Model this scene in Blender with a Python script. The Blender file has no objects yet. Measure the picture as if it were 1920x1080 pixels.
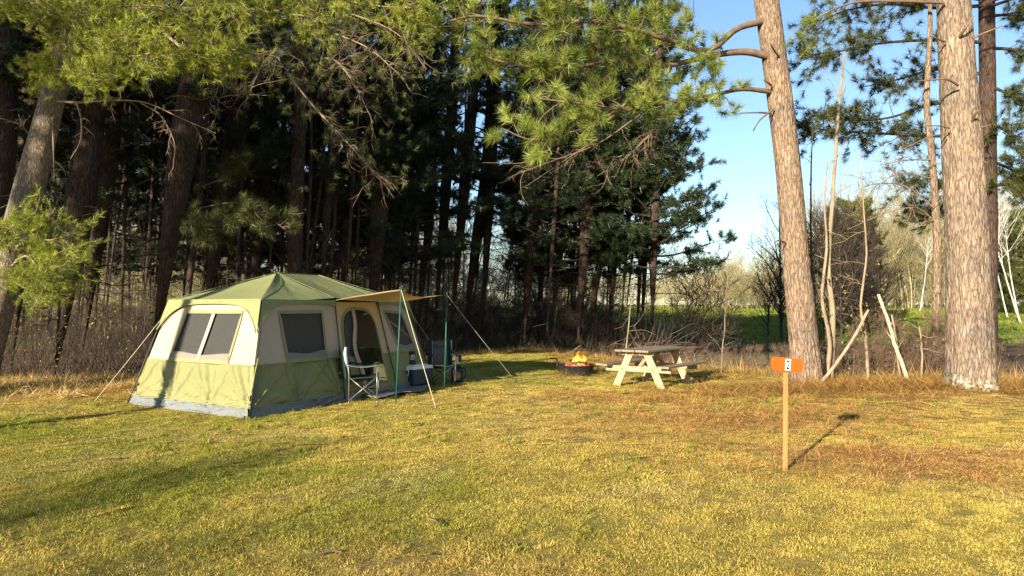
import bpy, bmesh, math, random
import numpy as np
from mathutils import Vector, Matrix
from mathutils.geometry import tessellate_polygon

R = math.radians
scene = bpy.context.scene
COL = scene.collection
# ------------------------------------------------------------------ camera, sky, sun, exposure
CAM_H, FPX, PITCH = 1.6, 1387.0, math.atan(35 / 1387)
cam_data = bpy.data.cameras.new("camera")
cam_data.sensor_width = 36.0
cam_data.lens = 26.0
cam_data.clip_start = 0.05
cam_data.clip_end = 3000
cam = bpy.data.objects.new("camera", cam_data)
cam.location = (0, 0, CAM_H)
cam.rotation_euler = (R(90) + PITCH, 0, 0)
COL.objects.link(cam)
scene.camera = cam

SUN_EL = R(14.2)
SUN_AZ = (0.532, 0.847)                     # direction the light travels over the ground
world = bpy.data.worlds.new("World")
scene.world = world
world.use_nodes = True
wn = world.node_tree
sky = wn.nodes.new("ShaderNodeTexSky")
sky.sky_type = 'NISHITA'
sky.sun_disc = False
sky.sun_elevation = SUN_EL
sky.sun_rotation = math.atan2(-SUN_AZ[0], -SUN_AZ[1])
sky.air_density = 1.0
sky.dust_density = 0.35
sky.ozone_density = 2.6
wn.nodes["Background"].inputs[1].default_value = 0.088
wn.links.new(sky.outputs[0], wn.nodes["Background"].inputs[0])

sun_data = bpy.data.lights.new("sun", 'SUN')
sun_data.energy = 5.0
sun_data.angle = R(0.53)
sun_data.color = (1.0, 0.88, 0.69)
sun = bpy.data.objects.new("sun", sun_data)
ce = math.cos(SUN_EL)
sun.rotation_euler = Vector((SUN_AZ[0] * ce, SUN_AZ[1] * ce, -math.sin(SUN_EL))).to_track_quat('-Z', 'Y').to_euler()
sun.location = (-20, -30, 20)
COL.objects.link(sun)

vs = scene.view_settings
vs.view_transform = 'Standard'
vs.look = 'None'
vs.exposure = 1.42
vs.gamma = 1.0
scene.render.engine = 'CYCLES'
scene.cycles.use_denoising = True
scene.cycles.denoiser = 'OPENIMAGEDENOISE'
scene.cycles.denoising_prefilter = 'NONE'
scene.cycles.max_bounces = 4
scene.cycles.diffuse_bounces = 2
scene.cycles.use_adaptive_sampling = True
scene.cycles.adaptive_threshold = 0.012
scene.cycles.adaptive_min_samples = 32
scene.cycles.transparent_max_bounces = 8
scene.cycles.caustics_reflective = False
scene.cycles.caustics_refractive = False

# ------------------------------------------------------------------ helpers
rng = np.random.default_rng(7)
random.seed(7)

def ray(px, py):
    x, yu = (px - 960) / FPX, (540 - py) / FPX
    return np.array([x, math.cos(PITCH) - yu * math.sin(PITCH), math.sin(PITCH) + yu * math.cos(PITCH)])

def P(px, py, d):
    r = ray(px, py)
    return np.array([0, 0, CAM_H]) + r * (d / r[1])

def G(px, py, z=0.0):
    r = ray(px, py)
    return np.array([0, 0, CAM_H]) + r * ((z - CAM_H) / r[2])

def us(u, s):                               # place by distance across / along the sun's path
    return np.array([0.847 * u + 0.532 * s, -0.532 * u + 0.847 * s])

def sstep(a, b, x):
    t = np.clip((np.asarray(x, float) - a) / (b - a), 0, 1)
    return t * t * (3 - 2 * t)

def _h(ix, iy, iz):
    n = (ix * 374761393 + iy * 668265263 + iz * 1274126177) & 0xFFFFFFFF
    n = ((n ^ (n >> 13)) * 1274126177) & 0xFFFFFFFF
    n = n ^ (n >> 16)
    return (n & 0xFFFF) / 65535.0

def vnoise(x, y, z=0.0):
    x, y, z = np.broadcast_arrays(np.asarray(x, float), np.asarray(y, float), np.asarray(z, float))
    ix, iy, iz = np.floor(x).astype(np.int64), np.floor(y).astype(np.int64), np.floor(z).astype(np.int64)
    fx, fy, fz = x - ix, y - iy, z - iz
    fx, fy, fz = fx * fx * (3 - 2 * fx), fy * fy * (3 - 2 * fy), fz * fz * (3 - 2 * fz)
    r = 0
    for dx in (0, 1):
        for dy in (0, 1):
            for dz in (0, 1):
                r = r + _h(ix + dx, iy + dy, iz + dz) * (fx if dx else 1 - fx) * (fy if dy else 1 - fy) * (fz if dz else 1 - fz)
    return r

def fbm(x, y, z=0.0, o=3):
    r, a, t = 0, 1.0, 0
    for i in range(o):
        r = r + a * vnoise(x * 2 ** i + 17 * i, y * 2 ** i, z * 2 ** i)
        t += a; a *= .5
    return r / t

def gh(x, y):
    """height of the ground"""
    x, y = np.asarray(x, float), np.asarray(y, float)
    z = 0.05 * (fbm(x * .25, y * .25) - .5)
    z = z + 0.16 * np.exp(-(((x - 7.6) / 2.6) ** 2 + ((y - 13.6) / 1.8) ** 2))
    z = z + 0.05 * np.exp(-(((x + 7.5) / 3.0) ** 2 + ((y - 14.0) / 1.5) ** 2))
    right = sstep(1.5, 7.0, x)
    z = z - 0.85 * sstep(16.5, 30, y) * right * (1 - sstep(42, 60, y))
    z = z - 0.75 * sstep(31.5, 34, y) * (1 - sstep(42, 45, y)) * sstep(4, 8, x) * (1 - sstep(16, 21, x))
    z = z + right * 1.25 * sstep(48, 95, y) + right * 0.004 * np.clip(y - 92, 0, 400)
    return z

class MB:
    """collects shapes into one mesh"""
    def __init__(s): s.v, s.f, s.n = [], [], 0
    def add(s, v, f):
        v = np.asarray(v, float).reshape(-1, 3)
        s.v.append(v); s.f.extend([tuple(int(i) + s.n for i in q) for q in f]); s.n += len(v)
        return s
    def box(s, c, size, rot=None, taper=None):
        a = np.array(size) / 2
        v = np.array([[x, y, z] for z in (-1, 1) for y in (-1, 1) for x in (-1, 1)], float) * a
        if taper is not None: v[4:, :2] *= taper
        if rot is not None: v = v @ np.array(rot).T
        return s.add(v + np.array(c), [(0, 2, 3, 1), (4, 5, 7, 6), (0, 1, 5, 4), (2, 6, 7, 3), (0, 4, 6, 2), (1, 3, 7, 5)])
    def beam(s, p, q, w, h, up=(0, 0, 1)):
        p, q = np.array(p, float), np.array(q, float)
        d = q - p; L = np.linalg.norm(d); d /= L
        a = np.cross(d, up); a /= np.linalg.norm(a); b = np.cross(a, d)
        return s.box((p + q) / 2, (L, w, h), np.stack([d, a, b], 1))
    def tube(s, pts, rad, k=8, cap=True):
        pts = np.asarray(pts, float); n = len(pts)
        rad = np.broadcast_to(np.asarray(rad, float), (n,))
        t = np.gradient(pts, axis=0); t /= np.linalg.norm(t, axis=1, keepdims=True) + 1e-12
        ref = np.array([0, 0, 1.]) if abs(t[0][2]) < .9 else np.array([1., 0, 0])
        a = np.cross(t, ref); a /= np.linalg.norm(a, axis=1, keepdims=True) + 1e-12
        b = np.cross(t, a)
        an = np.arange(k) * 2 * math.pi / k
        v = pts[:, None] + rad[:, None, None] * (np.cos(an)[None, :, None] * a[:, None] + np.sin(an)[None, :, None] * b[:, None])
        f = [(i * k + j, i * k + (j + 1) % k, (i + 1) * k + (j + 1) % k, (i + 1) * k + j) for i in range(n - 1) for j in range(k)]
        if cap: f += [tuple(range(k))[::-1], tuple(range((n - 1) * k, n * k))]
        return s.add(v.reshape(-1, 3), f)
    def lathe(s, prof, k=24, c=(0, 0, 0)):
        v = [[r * math.cos(2 * math.pi * j / k), r * math.sin(2 * math.pi * j / k), z] for r, z in prof for j in range(k)]
        f = [(i * k + j, i * k + (j + 1) % k, (i + 1) * k + (j + 1) % k, (i + 1) * k + j) for i in range(len(prof) - 1) for j in range(k)]
        return s.add(np.array(v) + np.array(c), f)
    def grid(s, pts):
        n, m = pts.shape[:2]
        return s.add(pts.reshape(-1, 3), [(i * m + j, (i + 1) * m + j, (i + 1) * m + j + 1, i * m + j + 1) for i in range(n - 1) for j in range(m - 1)])
    def build(s, name, material, parent=None, smooth=False, bevel=0, thick=0):
        me = bpy.data.meshes.new(name)
        me.from_pydata(np.concatenate(s.v).tolist(), [], s.f)
        return finish(me, name, material, parent, smooth, bevel, thick)

def finish(me, name, material, parent=None, smooth=False, bevel=0, thick=0):
    if thick or bevel:
        bm = bmesh.new(); bm.from_mesh(me)
        if thick: bmesh.ops.solidify(bm, geom=bm.faces[:], thickness=thick)
        if bevel:
            bmesh.ops.bevel(bm, geom=[e for e in bm.edges if len(e.link_faces) == 2 and e.calc_face_angle(0) > .5], offset=bevel, segments=2, affect='EDGES', profile=.6)
        bm.to_mesh(me); bm.free()
    if material: me.materials.append(material)
    if smooth: me.polygons.foreach_set('use_smooth', [True] * len(me.polygons))
    me.update()
    o = bpy.data.objects.new(name, me)
    COL.objects.link(o)
    if parent is not None: o.parent = parent
    return o

def tri_mesh(name, v, t, tint=None, smooth=False):
    """mesh from numpy triangles"""
    me = bpy.data.meshes.new(name)
    v = np.asarray(v, np.float32); t = np.asarray(t, np.int32)
    me.vertices.add(len(v)); me.vertices.foreach_set('co', v.ravel())
    k = t.shape[1]
    me.loops.add(t.size); me.loops.foreach_set('vertex_index', t.ravel())
    me.polygons.add(len(t)); me.polygons.foreach_set('loop_start', np.arange(0, t.size, k, dtype=np.int32))
    me.polygons.foreach_set('loop_total', np.full(len(t), k, np.int32))
    if smooth: me.polygons.foreach_set('use_smooth', np.ones(len(t), bool))
    me.update(calc_edges=True)
    if tint is not None:
        at = me.attributes.new('tint', 'FLOAT', 'POINT'); at.data.foreach_set('value', np.asarray(tint, np.float32))
    me.validate()
    return me

def link(name, me, material=None, parent=None, loc=None):
    if material and not me.materials: me.materials.append(material)
    o = bpy.data.objects.new(name, me); COL.objects.link(o)
    if parent is not None: o.parent = parent
    if loc is not None: o.location = [float(c) for c in loc]
    return o

def tag(o, label, cat=None, group=None, kind=None):
    if label: o['label'] = label
    if cat: o['category'] = cat
    if group: o['group'] = group
    if kind: o['kind'] = kind
    return o

def empty(name, loc, label, cat, group=None, rot=(0, 0, 0), scale=1):
    o = bpy.data.objects.new(name, None)
    o.empty_display_size = .2
    o.location = [float(c) for c in loc]; o.rotation_euler = rot; o.scale = (scale,) * 3
    COL.objects.link(o)
    return tag(o, label, cat, group)

# ------------------------------------------------------------------ materials
def nodes(name):
    m = bpy.data.materials.new(name); m.use_nodes = True
    nt = m.node_tree
    return m, nt, nt.nodes["Principled BSDF"], lambda t, **k: _nn(nt, t, k)

def _nn(nt, t, k):
    n = nt.nodes.new(t)
    for a, b in k.items(): setattr(n, a, b)
    return n

def ramp(nt, fac, stops):
    r = nt.nodes.new('ShaderNodeValToRGB')
    e = r.color_ramp.elements
    while len(e) < len(stops): e.new(.5)
    for el, (p, c) in zip(e, stops):
        el.position = p; el.color = (*c, 1) if len(c) == 3 else c
    nt.links.new(fac, r.inputs[0])
    return r.outputs[0]

def noise_fac(nt, scale, detail=4, stretch=(1, 1, 1), coord='Object', rough=.6, dist=0.0):
    tc = nt.nodes.new('ShaderNodeTexCoord')
    mp = nt.nodes.new('ShaderNodeMapping'); mp.inputs['Scale'].default_value = stretch
    nz = nt.nodes.new('ShaderNodeTexNoise')
    nz.inputs['Scale'].default_value = scale; nz.inputs['Detail'].default_value = detail
    nz.inputs['Roughness'].default_value = rough; nz.inputs['Distortion'].default_value = dist
    nt.links.new(tc.outputs[coord], mp.inputs[0]); nt.links.new(mp.outputs[0], nz.inputs[0])
    return nz.outputs[0]

def simple(name, c1, c2=None, scale=6, rough=.8, bump=0.0, bscale=30, stretch=(1, 1, 1), spec=.3, metal=0, coord='Object', bdist=.01):
    m, nt, b, N = nodes(name)
    b.inputs['Roughness'].default_value = rough
    b.inputs['Metallic'].default_value = metal
    b.inputs['Specular IOR Level'].default_value = spec
    c2 = c2 or tuple(x * .8 for x in c1)
    nt.links.new(ramp(nt, noise_fac(nt, scale, 5, stretch, coord), [(.32, c1), (.68, c2)]), b.inputs['Base Color'])
    if bump:
        bp = N('ShaderNodeBump'); bp.inputs['Strength'].default_value = bump; bp.inputs['Distance'].default_value = bdist
        nt.links.new(noise_fac(nt, bscale, 4, stretch, coord), bp.inputs['Height'])
        nt.links.new(bp.outputs[0], b.inputs['Normal'])
    return m

def bark(name, groove, plate, light, scale=1.0, bump=.8, lichen=False):
    m, nt, b, N = nodes(name)
    b.inputs['Roughness'].default_value = .92; b.inputs['Specular IOR Level'].default_value = .15
    L = nt.links
    tc = N('ShaderNodeTexCoord'); mp = N('ShaderNodeMapping'); mp.inputs['Scale'].default_value = (21 * scale, 21 * scale, 3.8 * scale)
    L.new(tc.outputs['Object'], mp.inputs[0])
    nz = N('ShaderNodeTexNoise'); nz.inputs['Scale'].default_value = .8; nz.inputs['Detail'].default_value = 4
    L.new(mp.outputs[0], nz.inputs[0])
    mx = N('ShaderNodeVectorMath', operation='MULTIPLY_ADD'); mx.inputs[1].default_value = (2.6, 2.6, 2.6)
    L.new(nz.outputs['Color'], mx.inputs[0]); L.new(mp.outputs[0], mx.inputs[2])
    vo = N('ShaderNodeTexVoronoi', feature='DISTANCE_TO_EDGE'); vo.inputs['Scale'].default_value = 1.0
    L.new(mx.outputs[0], vo.inputs[0])
    nf = N('ShaderNodeTexNoise'); nf.inputs['Scale'].default_value = 2.6; nf.inputs['Detail'].default_value = 8; nf.inputs['Roughness'].default_value = .7
    L.new(mp.outputs[0], nf.inputs[0])
    h = N('ShaderNodeMath', operation='MULTIPLY_ADD'); h.inputs[1].default_value = 1.0
    L.new(vo.outputs['Distance'], h.inputs[0])
    h2 = N('ShaderNodeMath', operation='MULTIPLY'); h2.inputs[1].default_value = .7
    L.new(nf.outputs[0], h2.inputs[0]); L.new(h2.outputs[0], h.inputs[2])
    col = ramp(nt, h.outputs[0], [(.30, groove), (.46, plate), (.85, light)])
    big = noise_fac(nt, 1.3, 3)
    mix = N('ShaderNodeMix', data_type='RGBA', blend_type='MULTIPLY'); mix.inputs[0].default_value = 1.0
    L.new(col, mix.inputs[6]); L.new(ramp(nt, big, [(.3, (.72, .74, .78)), (.7, (1.12, 1.04, .96))]), mix.inputs[7])
    out = mix.outputs[2]
    if lichen:
        sx = N('ShaderNodeSeparateXYZ'); L.new(tc.outputs['Object'], sx.inputs[0])
        zr = N('ShaderNodeMapRange'); zr.inputs[1].default_value = .0; zr.inputs[2].default_value = .6; zr.inputs[3].default_value = .16; zr.inputs[4].default_value = -.25
        L.new(sx.outputs[2], zr.inputs[0])
        ad = N('ShaderNodeMath', operation='ADD'); L.new(zr.outputs[0], ad.inputs[0]); L.new(noise_fac(nt, 11, 6, (1, 1, 1), 'Object', .65), ad.inputs[1])
        m3 = N('ShaderNodeMix', data_type='RGBA'); L.new(ramp(nt, ad.outputs[0], [(.62, (0, 0, 0)), (.66, (1, 1, 1))]), m3.inputs[0])
        L.new(out, m3.inputs[6]); m3.inputs[7].default_value = (.5, .52, .36, 1); out = m3.outputs[2]
    L.new(out, b.inputs['Base Color'])
    bp = N('ShaderNodeBump'); bp.inputs['Strength'].default_value = bump; bp.inputs['Distance'].default_value = .03
    L.new(h.outputs[0], bp.inputs['Height']); L.new(bp.outputs[0], b.inputs['Normal'])
    return m

def foliage(name, dark, mid, light, trans=.28):
    m, nt, b, N = nodes(name); L = nt.links
    nt.nodes.remove(b)
    at = N('ShaderNodeAttribute', attribute_name='tint')
    col = ramp(nt, at.outputs['Fac'], [(0.0, dark), (.5, mid), (1.0, light)])
    d = N('ShaderNodeBsdfDiffuse'); t = N('ShaderNodeBsdfTranslucent'); g = N('ShaderNodeBsdfGlossy')
    g.inputs['Roughness'].default_value = .45
    L.new(col, d.inputs[0]); L.new(col, t.inputs[0])
    m1 = N('ShaderNodeMixShader'); m1.inputs[0].default_value = trans
    L.new(d.outputs[0], m1.inputs[1]); L.new(t.outputs[0], m1.inputs[2])
    m2 = N('ShaderNodeMixShader'); m2.inputs[0].default_value = .04
    L.new(m1.outputs[0], m2.inputs[1]); L.new(g.outputs[0], m2.inputs[2])
    L.new(m2.outputs[0], nt.nodes['Material Output'].inputs[0])
    return m

def grass_mat(name, gloss=.05):
    """blade colour = patch tint of the clump * tone of the blade"""
    m, nt, b, N = nodes(name); L = nt.links
    nt.nodes.remove(b)
    a1 = N('ShaderNodeAttribute', attribute_name='patch', attribute_type='INSTANCER')
    a2 = N('ShaderNodeAttribute', attribute_name='tint')
    mix = N('ShaderNodeMix', data_type='RGBA', blend_type='MULTIPLY'); mix.inputs[0].default_value = 1
    L.new(a1.outputs['Color'], mix.inputs[6])
    L.new(ramp(nt, a2.outputs['Fac'], [(0, (.34, .36, .28)), (.35, (.78, .84, .62)), (.7, (1.15, 1.05, .95)), (1, (1.7, 1.5, 1.9))]), mix.inputs[7])
    d = N('ShaderNodeBsdfDiffuse'); t = N('ShaderNodeBsdfTranslucent')
    L.new(mix.outputs[2], d.inputs[0]); L.new(mix.outputs[2], t.inputs[0])
    m1 = N('ShaderNodeMixShader'); m1.inputs[0].default_value = .22
    L.new(d.outputs[0], m1.inputs[1]); L.new(t.outputs[0], m1.inputs[2])
    L.new(m1.outputs[0], nt.nodes['Material Output'].inputs[0])
    return m

MAT = {}
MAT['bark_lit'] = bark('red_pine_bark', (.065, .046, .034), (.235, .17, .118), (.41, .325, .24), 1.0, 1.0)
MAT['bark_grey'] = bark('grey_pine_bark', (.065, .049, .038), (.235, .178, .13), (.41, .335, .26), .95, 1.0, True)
MAT['bark_dark'] = bark('shaded_pine_bark', (.014, .010, .008), (.066, .045, .034), (.125, .088, .066), .9, .7)  # darker copy of the pine bark, the wood's shade put into its colour
MAT['bark_scaly'] = bark('scaly_trunk_bark', (.06, .048, .04), (.22, .175, .135), (.42, .36, .29), 1.5, .8)
MAT['twig_dead'] = simple('dead_twig', (.26, .19, .13), (.16, .115, .08), 9, .9)
MAT['undergrowth'] = simple('undergrowth_stem', (.085, .06, .042), (.035, .027, .02), 1.2, .9)
MAT['needle_mid'] = foliage('shaded_pine_needles', (.030, .036, .008), (.068, .080, .016), (.14, .155, .032), .22)  # needle colour darkened to stand for boughs out of the sun
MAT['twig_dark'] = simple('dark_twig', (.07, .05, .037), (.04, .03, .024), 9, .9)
MAT['limb'] = simple('pine_limb', (.22, .14, .09), (.12, .08, .055), 8, .9, .5, 40)
MAT['limb_dark'] = simple('dark_pine_limb', (.05, .036, .028), (.028, .022, .018), 8, .9)
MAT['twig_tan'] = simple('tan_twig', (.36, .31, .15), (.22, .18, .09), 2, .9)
MAT['twig_grey'] = simple('grey_twig', (.24, .2, .165), (.13, .11, .095), 2, .9)
MAT['birch'] = simple('birch_bark', (.55, .52, .46), (.34, .32, .28), 5, .8, stretch=(1, 1, .3))
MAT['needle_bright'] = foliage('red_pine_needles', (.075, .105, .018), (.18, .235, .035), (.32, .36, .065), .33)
MAT['needle_yellow'] = foliage('short_yellow_green_needles', (.10, .125, .010), (.235, .275, .02), (.40, .42, .05), .35)
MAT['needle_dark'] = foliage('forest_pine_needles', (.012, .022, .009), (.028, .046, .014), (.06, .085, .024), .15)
MAT['needle_olive'] = foliage('olive_needles', (.05, .06, .015), (.11, .12, .03), (.19, .19, .05))
MAT['leaf_bud'] = foliage('young_leaf', (.12, .12, .02), (.25, .24, .05), (.36, .33, .1))
# ------------------------------------------------------------------ plant builders
def needles(cent, dirs, n, length, shoot, width, spread=(15, 80), droop=.0, tone=None, seed=0):
    """tufts of needles: cent, dirs (T,3) -> triangles"""
    g = np.random.default_rng(seed)
    cent, dirs = np.asarray(cent, float), np.asarray(dirs, float)
    T = len(cent)
    dirs = dirs / (np.linalg.norm(dirs, axis=1, keepdims=True) + 1e-9)
    length = np.broadcast_to(np.asarray(length, float), (T,))
    c = np.repeat(cent, n, 0); d = np.repeat(dirs, n, 0); ln = np.repeat(length, n)
    r = g.normal(size=c.shape); r -= (r * d).sum(1, keepdims=True) * d; r /= np.linalg.norm(r, axis=1, keepdims=True) + 1e-9
    th = np.radians(g.uniform(*spread, size=(len(c), 1)))
    nd = d * np.cos(th) + r * np.sin(th); nd[:, 2] -= droop
    base = c + d * (g.uniform(-1, 0, size=(len(c), 1)) * shoot)
    L = (ln * g.uniform(.7, 1.1, len(c)))[:, None]
    w = np.cross(nd, g.normal(size=c.shape)); w /= np.linalg.norm(w, axis=1, keepdims=True) + 1e-9
    w *= width / 2
    v = np.stack([base - w, base + w, base + nd * L], 1).reshape(-1, 3)
    t = np.arange(len(v)).reshape(-1, 3)
    if tone is None: tone = g.uniform(.15, .85, T)
    tn = np.clip(np.repeat(np.repeat(tone, n) + g.normal(0, .12, len(c)), 3), 0, 1)
    return v, t, tn

def bez(pts, n):
    """smooth curve through points (Catmull-Rom)"""
    p = np.asarray(pts, float)
    p = np.vstack([2 * p[0] - p[1], p, 2 * p[-1] - p[-2]])
    out = []
    seg = len(p) - 3
    for t in np.linspace(0, seg - 1e-6, n):
        i = int(t); f = t - i
        a, b, c, d = p[i:i + 4]
        out.append(.5 * (2 * b + (c - a) * f + (2 * a - 5 * b + 4 * c - d) * f * f + (3 * b - a - 3 * c + d) * f ** 3))
    return np.array(out)

class Twigs:
    """many thin tubes gathered as numpy triangles"""
    def __init__(s): s.v, s.t, s.n = [], [], 0
    def tube(s, pts, r0, r1, k=3):
        pts = np.asarray(pts, float); n = len(pts)
        rad = np.linspace(r0, r1, n)
        t = np.gradient(pts, axis=0); t /= np.linalg.norm(t, axis=1, keepdims=True) + 1e-9
        ref = np.array([.31, .2, .93]) if abs(t[0] @ np.array([.31, .2, .93])) < .9 else np.array([1., 0, 0])
        a = np.cross(t, ref); a /= np.linalg.norm(a, axis=1, keepdims=True) + 1e-9
        b = np.cross(t, a)
        an = np.arange(k) * 2 * math.pi / k
        v = pts[:, None] + rad[:, None, None] * (np.cos(an)[None, :, None] * a[:, None] + np.sin(an)[None, :, None] * b[:, None])
        i, j = np.meshgrid(np.arange(n - 1), np.arange(k), indexing='ij'); j2 = (j + 1) % k
        q = np.stack([i * k + j, i * k + j2, (i + 1) * k + j2, (i + 1) * k + j], -1).reshape(-1, 4)
        s.v.append(v.reshape(-1, 3)); s.t.append(np.vstack([q[:, :3], q[:, [0, 2, 3]]]) + s.n); s.n += n * k
    def mesh(s, name, smooth=True):
        return tri_mesh(name, np.concatenate(s.v), np.concatenate(s.t), None, smooth)

def wob(p, d, L, n, g, bend=.15, up=0.0):
    """a wobbly path from p along d"""
    pts = [np.array(p, float)]; d = np.array(d, float); d /= np.linalg.norm(d)
    for i in range(n):
        d = d + g.normal(0, bend, 3); d[2] += up; d /= np.linalg.norm(d)
        pts.append(pts[-1] + d * L / n)
    return np.array(pts), d

def pine_crown(seed, H, zb, Rad, nb, tuft_n, nlen, width, dead=10, sub=5, slope=.15, dens=1.0, flat=.25, rnd=False):
    """limbs and needle tufts of a pine standing at the origin"""
    g = np.random.default_rng(seed)
    tw = Twigs(); C, D, TN = [], [], []
    for i in range(nb):
        f = (i + g.uniform(0, 1)) / nb
        z = zb + (H - zb) * f
        az = i * 2.399 + g.normal(0, .4)
        L = Rad * (1.0 - .85 * f ** 1.6) * g.uniform(.6, 1.15) * (.75 + .25 * min(1, f * 8))
        if rnd: L = Rad * math.sqrt(max(.05, 1 - (1.7 * f - .75) ** 2)) * g.uniform(.65, 1.15)
        d0 = np.array([math.cos(az), math.sin(az), slope + .7 * f + g.normal(0, .12)])
        pts, dd = wob((0, 0, z), d0, L, 7, g, .10, flat * .12)
        tw.tube(pts, .012 + .011 * L, .006, 4)
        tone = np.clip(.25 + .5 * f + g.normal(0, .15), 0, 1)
        C.append(pts[-1]); D.append(dd); TN.append(tone)
        for k in range(int(sub * 2)):
            q = g.uniform(.28, .98); ii = q * 7; a = int(ii); p0 = pts[a] + (pts[min(a + 1, 7)] - pts[a]) * (ii - a)
            axis = pts[min(a + 1, 7)] - pts[max(a - 1, 0)]; axis /= np.linalg.norm(axis)
            side = np.cross(axis, [0, 0, 1]) * (1 if k % 2 else -1)
            sd = axis * .7 + side * g.uniform(.5, 1.1) + np.array([0, 0, g.normal(.1, .25)])
            sl = L * g.uniform(.14, .34) * (1.15 - q * .6)
            sp, sdd = wob(p0, sd, sl, 4, g, .18, .06)
            tw.tube(sp, .007, .003, 3)
            m = max(1, int(dens * (1 + sl / .28)))
            for t in range(m):
                qq = g.uniform(.35, 1.0) if t else 1.0
                pp = sp[int(qq * 4)]
                C.append(pp + g.normal(0, .05, 3)); D.append(sdd + g.normal(0, .45, 3) + [0, 0, .25]); TN.append(np.clip(tone + g.normal(0, .18), 0, 1))
    for i in range(dead):
        z = zb * g.uniform(.25, 1.05); az = g.uniform(0, 6.28)
        L = g.uniform(.4, Rad * .7)
        pts, dd = wob((0, 0, z), [math.cos(az), math.sin(az), g.uniform(-.25, .15)], L, 6, g, .14, -.02)
        tw.tube(pts, .018, .004, 4)
        for k in range(4):
            a = g.integers(2, 6)
            sp, _ = wob(pts[a], g.normal(0, .6, 3) + (pts[a] - pts[a - 1]) * 3, L * g.uniform(.15, .4), 3, g, .25, -.05)
            tw.tube(sp, .006, .002, 3)
    v, t, tn = needles(C, D, tuft_n, nlen, nlen * .8, width, (12, 85), .12, np.array(TN), seed)
    return tw.mesh('limbs'), tri_mesh('crown', v, t, tn)

def bare_plant(seed, H, r0, lean=0.0, kids=(9, 5, 3), spread=.7, up=.05, trunk_n=9, start=.25, upright=.0, wobble=.05, thin=.0022):
    g = np.random.default_rng(seed); tw = Twigs()
    pts, d = wob((0, 0, 0), [lean, 0, 1], H, trunk_n, g, wobble, .03)
    tw.tube(pts, r0, r0 * .18, 6)
    def kid(pp, L, r, lev):
        n = len(pp) - 1
        for k in range(kids[lev]):
            q = g.uniform(start if lev == 0 else .25, .98); x = q * n; a = min(int(x), n - 1)
            p0 = pp[a] + (pp[a + 1] - pp[a]) * (x - a)
            ax = pp[a + 1] - pp[a]; ax /= np.linalg.norm(ax)
            r_ = g.normal(size=3); r_ -= (r_ @ ax) * ax; r_ /= np.linalg.norm(r_)
            dd = ax * (1 - spread * .6) + r_ * spread + [0, 0, upright]
            l = L * g.uniform(.3, .55) * (1.15 - .6 * q)
            rr = max(r * (.5 - .2 * q), thin)
            sp, _ = wob(p0, dd, l, 5 if lev == 0 else 3, g, .13, up)
            tw.tube(sp, rr, max(rr * .3, thin * .7), 4 if lev == 0 else 3)
            if lev + 1 < len(kids): kid(sp, l * 1.25, rr, lev + 1)
    kid(pts, H, r0, 0)
    return tw.mesh('branches')

def trunk_mesh(path, rads, k=20, rough=.05, seed=0, dens=40, flare=.35, vs=3.0, slim=.86):
    """bark-ridged trunk through a curved path; rads at the path's points"""
    path = np.asarray(path, float)
    pts = bez(path, dens); rr = np.interp(np.linspace(0, 1, dens), np.linspace(0, 1, len(rads)), rads)
    ht = pts[:, 2] - pts[0, 2]
    rr = rr * slim * (1 + flare * np.exp(-ht / .28))
    an = np.arange(k) * 2 * math.pi / k
    t = np.gradient(pts, axis=0); t /= np.linalg.norm(t, axis=1, keepdims=True)
    a = np.cross(t, [0, 1, 0.]); a /= np.linalg.norm(a, axis=1, keepdims=True); b = np.cross(t, a)
    ca, sa = np.cos(an)[None, :], np.sin(an)[None, :]
    R0 = rr[:, None] * np.ones((1, k))
    zz = ht[:, None] * np.ones((1, k))
    ridge = 1 - 2 * np.abs(fbm(ca * vs + seed * 3.1, sa * vs + 9, zz * (1.1 if vs < 4 else 2.2), 3) - .5) * 1.6
    lump = fbm(ca * 1.1 + seed, sa * 1.1, zz * .5 + 5, 2) - .5
    root = np.exp(-zz / .22) * ((.22 if vs > 8 else .16) * np.sin(an * 5 + seed)[None, :])
    R0 = R0 * (1 + rough * (ridge - .5) + .10 * lump + root)
    v = pts[:, None] + R0[..., None] * (ca[..., None] * a[:, None] + sa[..., None] * b[:, None])
    v = v.reshape(-1, 3)
    i, j = np.meshgrid(np.arange(dens - 1), np.arange(k), indexing='ij'); j2 = (j + 1) % k
    q = np.stack([i * k + j, (i + 1) * k + j, (i + 1) * k + j2, i * k + j2], -1).reshape(-1, 4)
    return tri_mesh('trunk', v, q, None, True)

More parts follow.
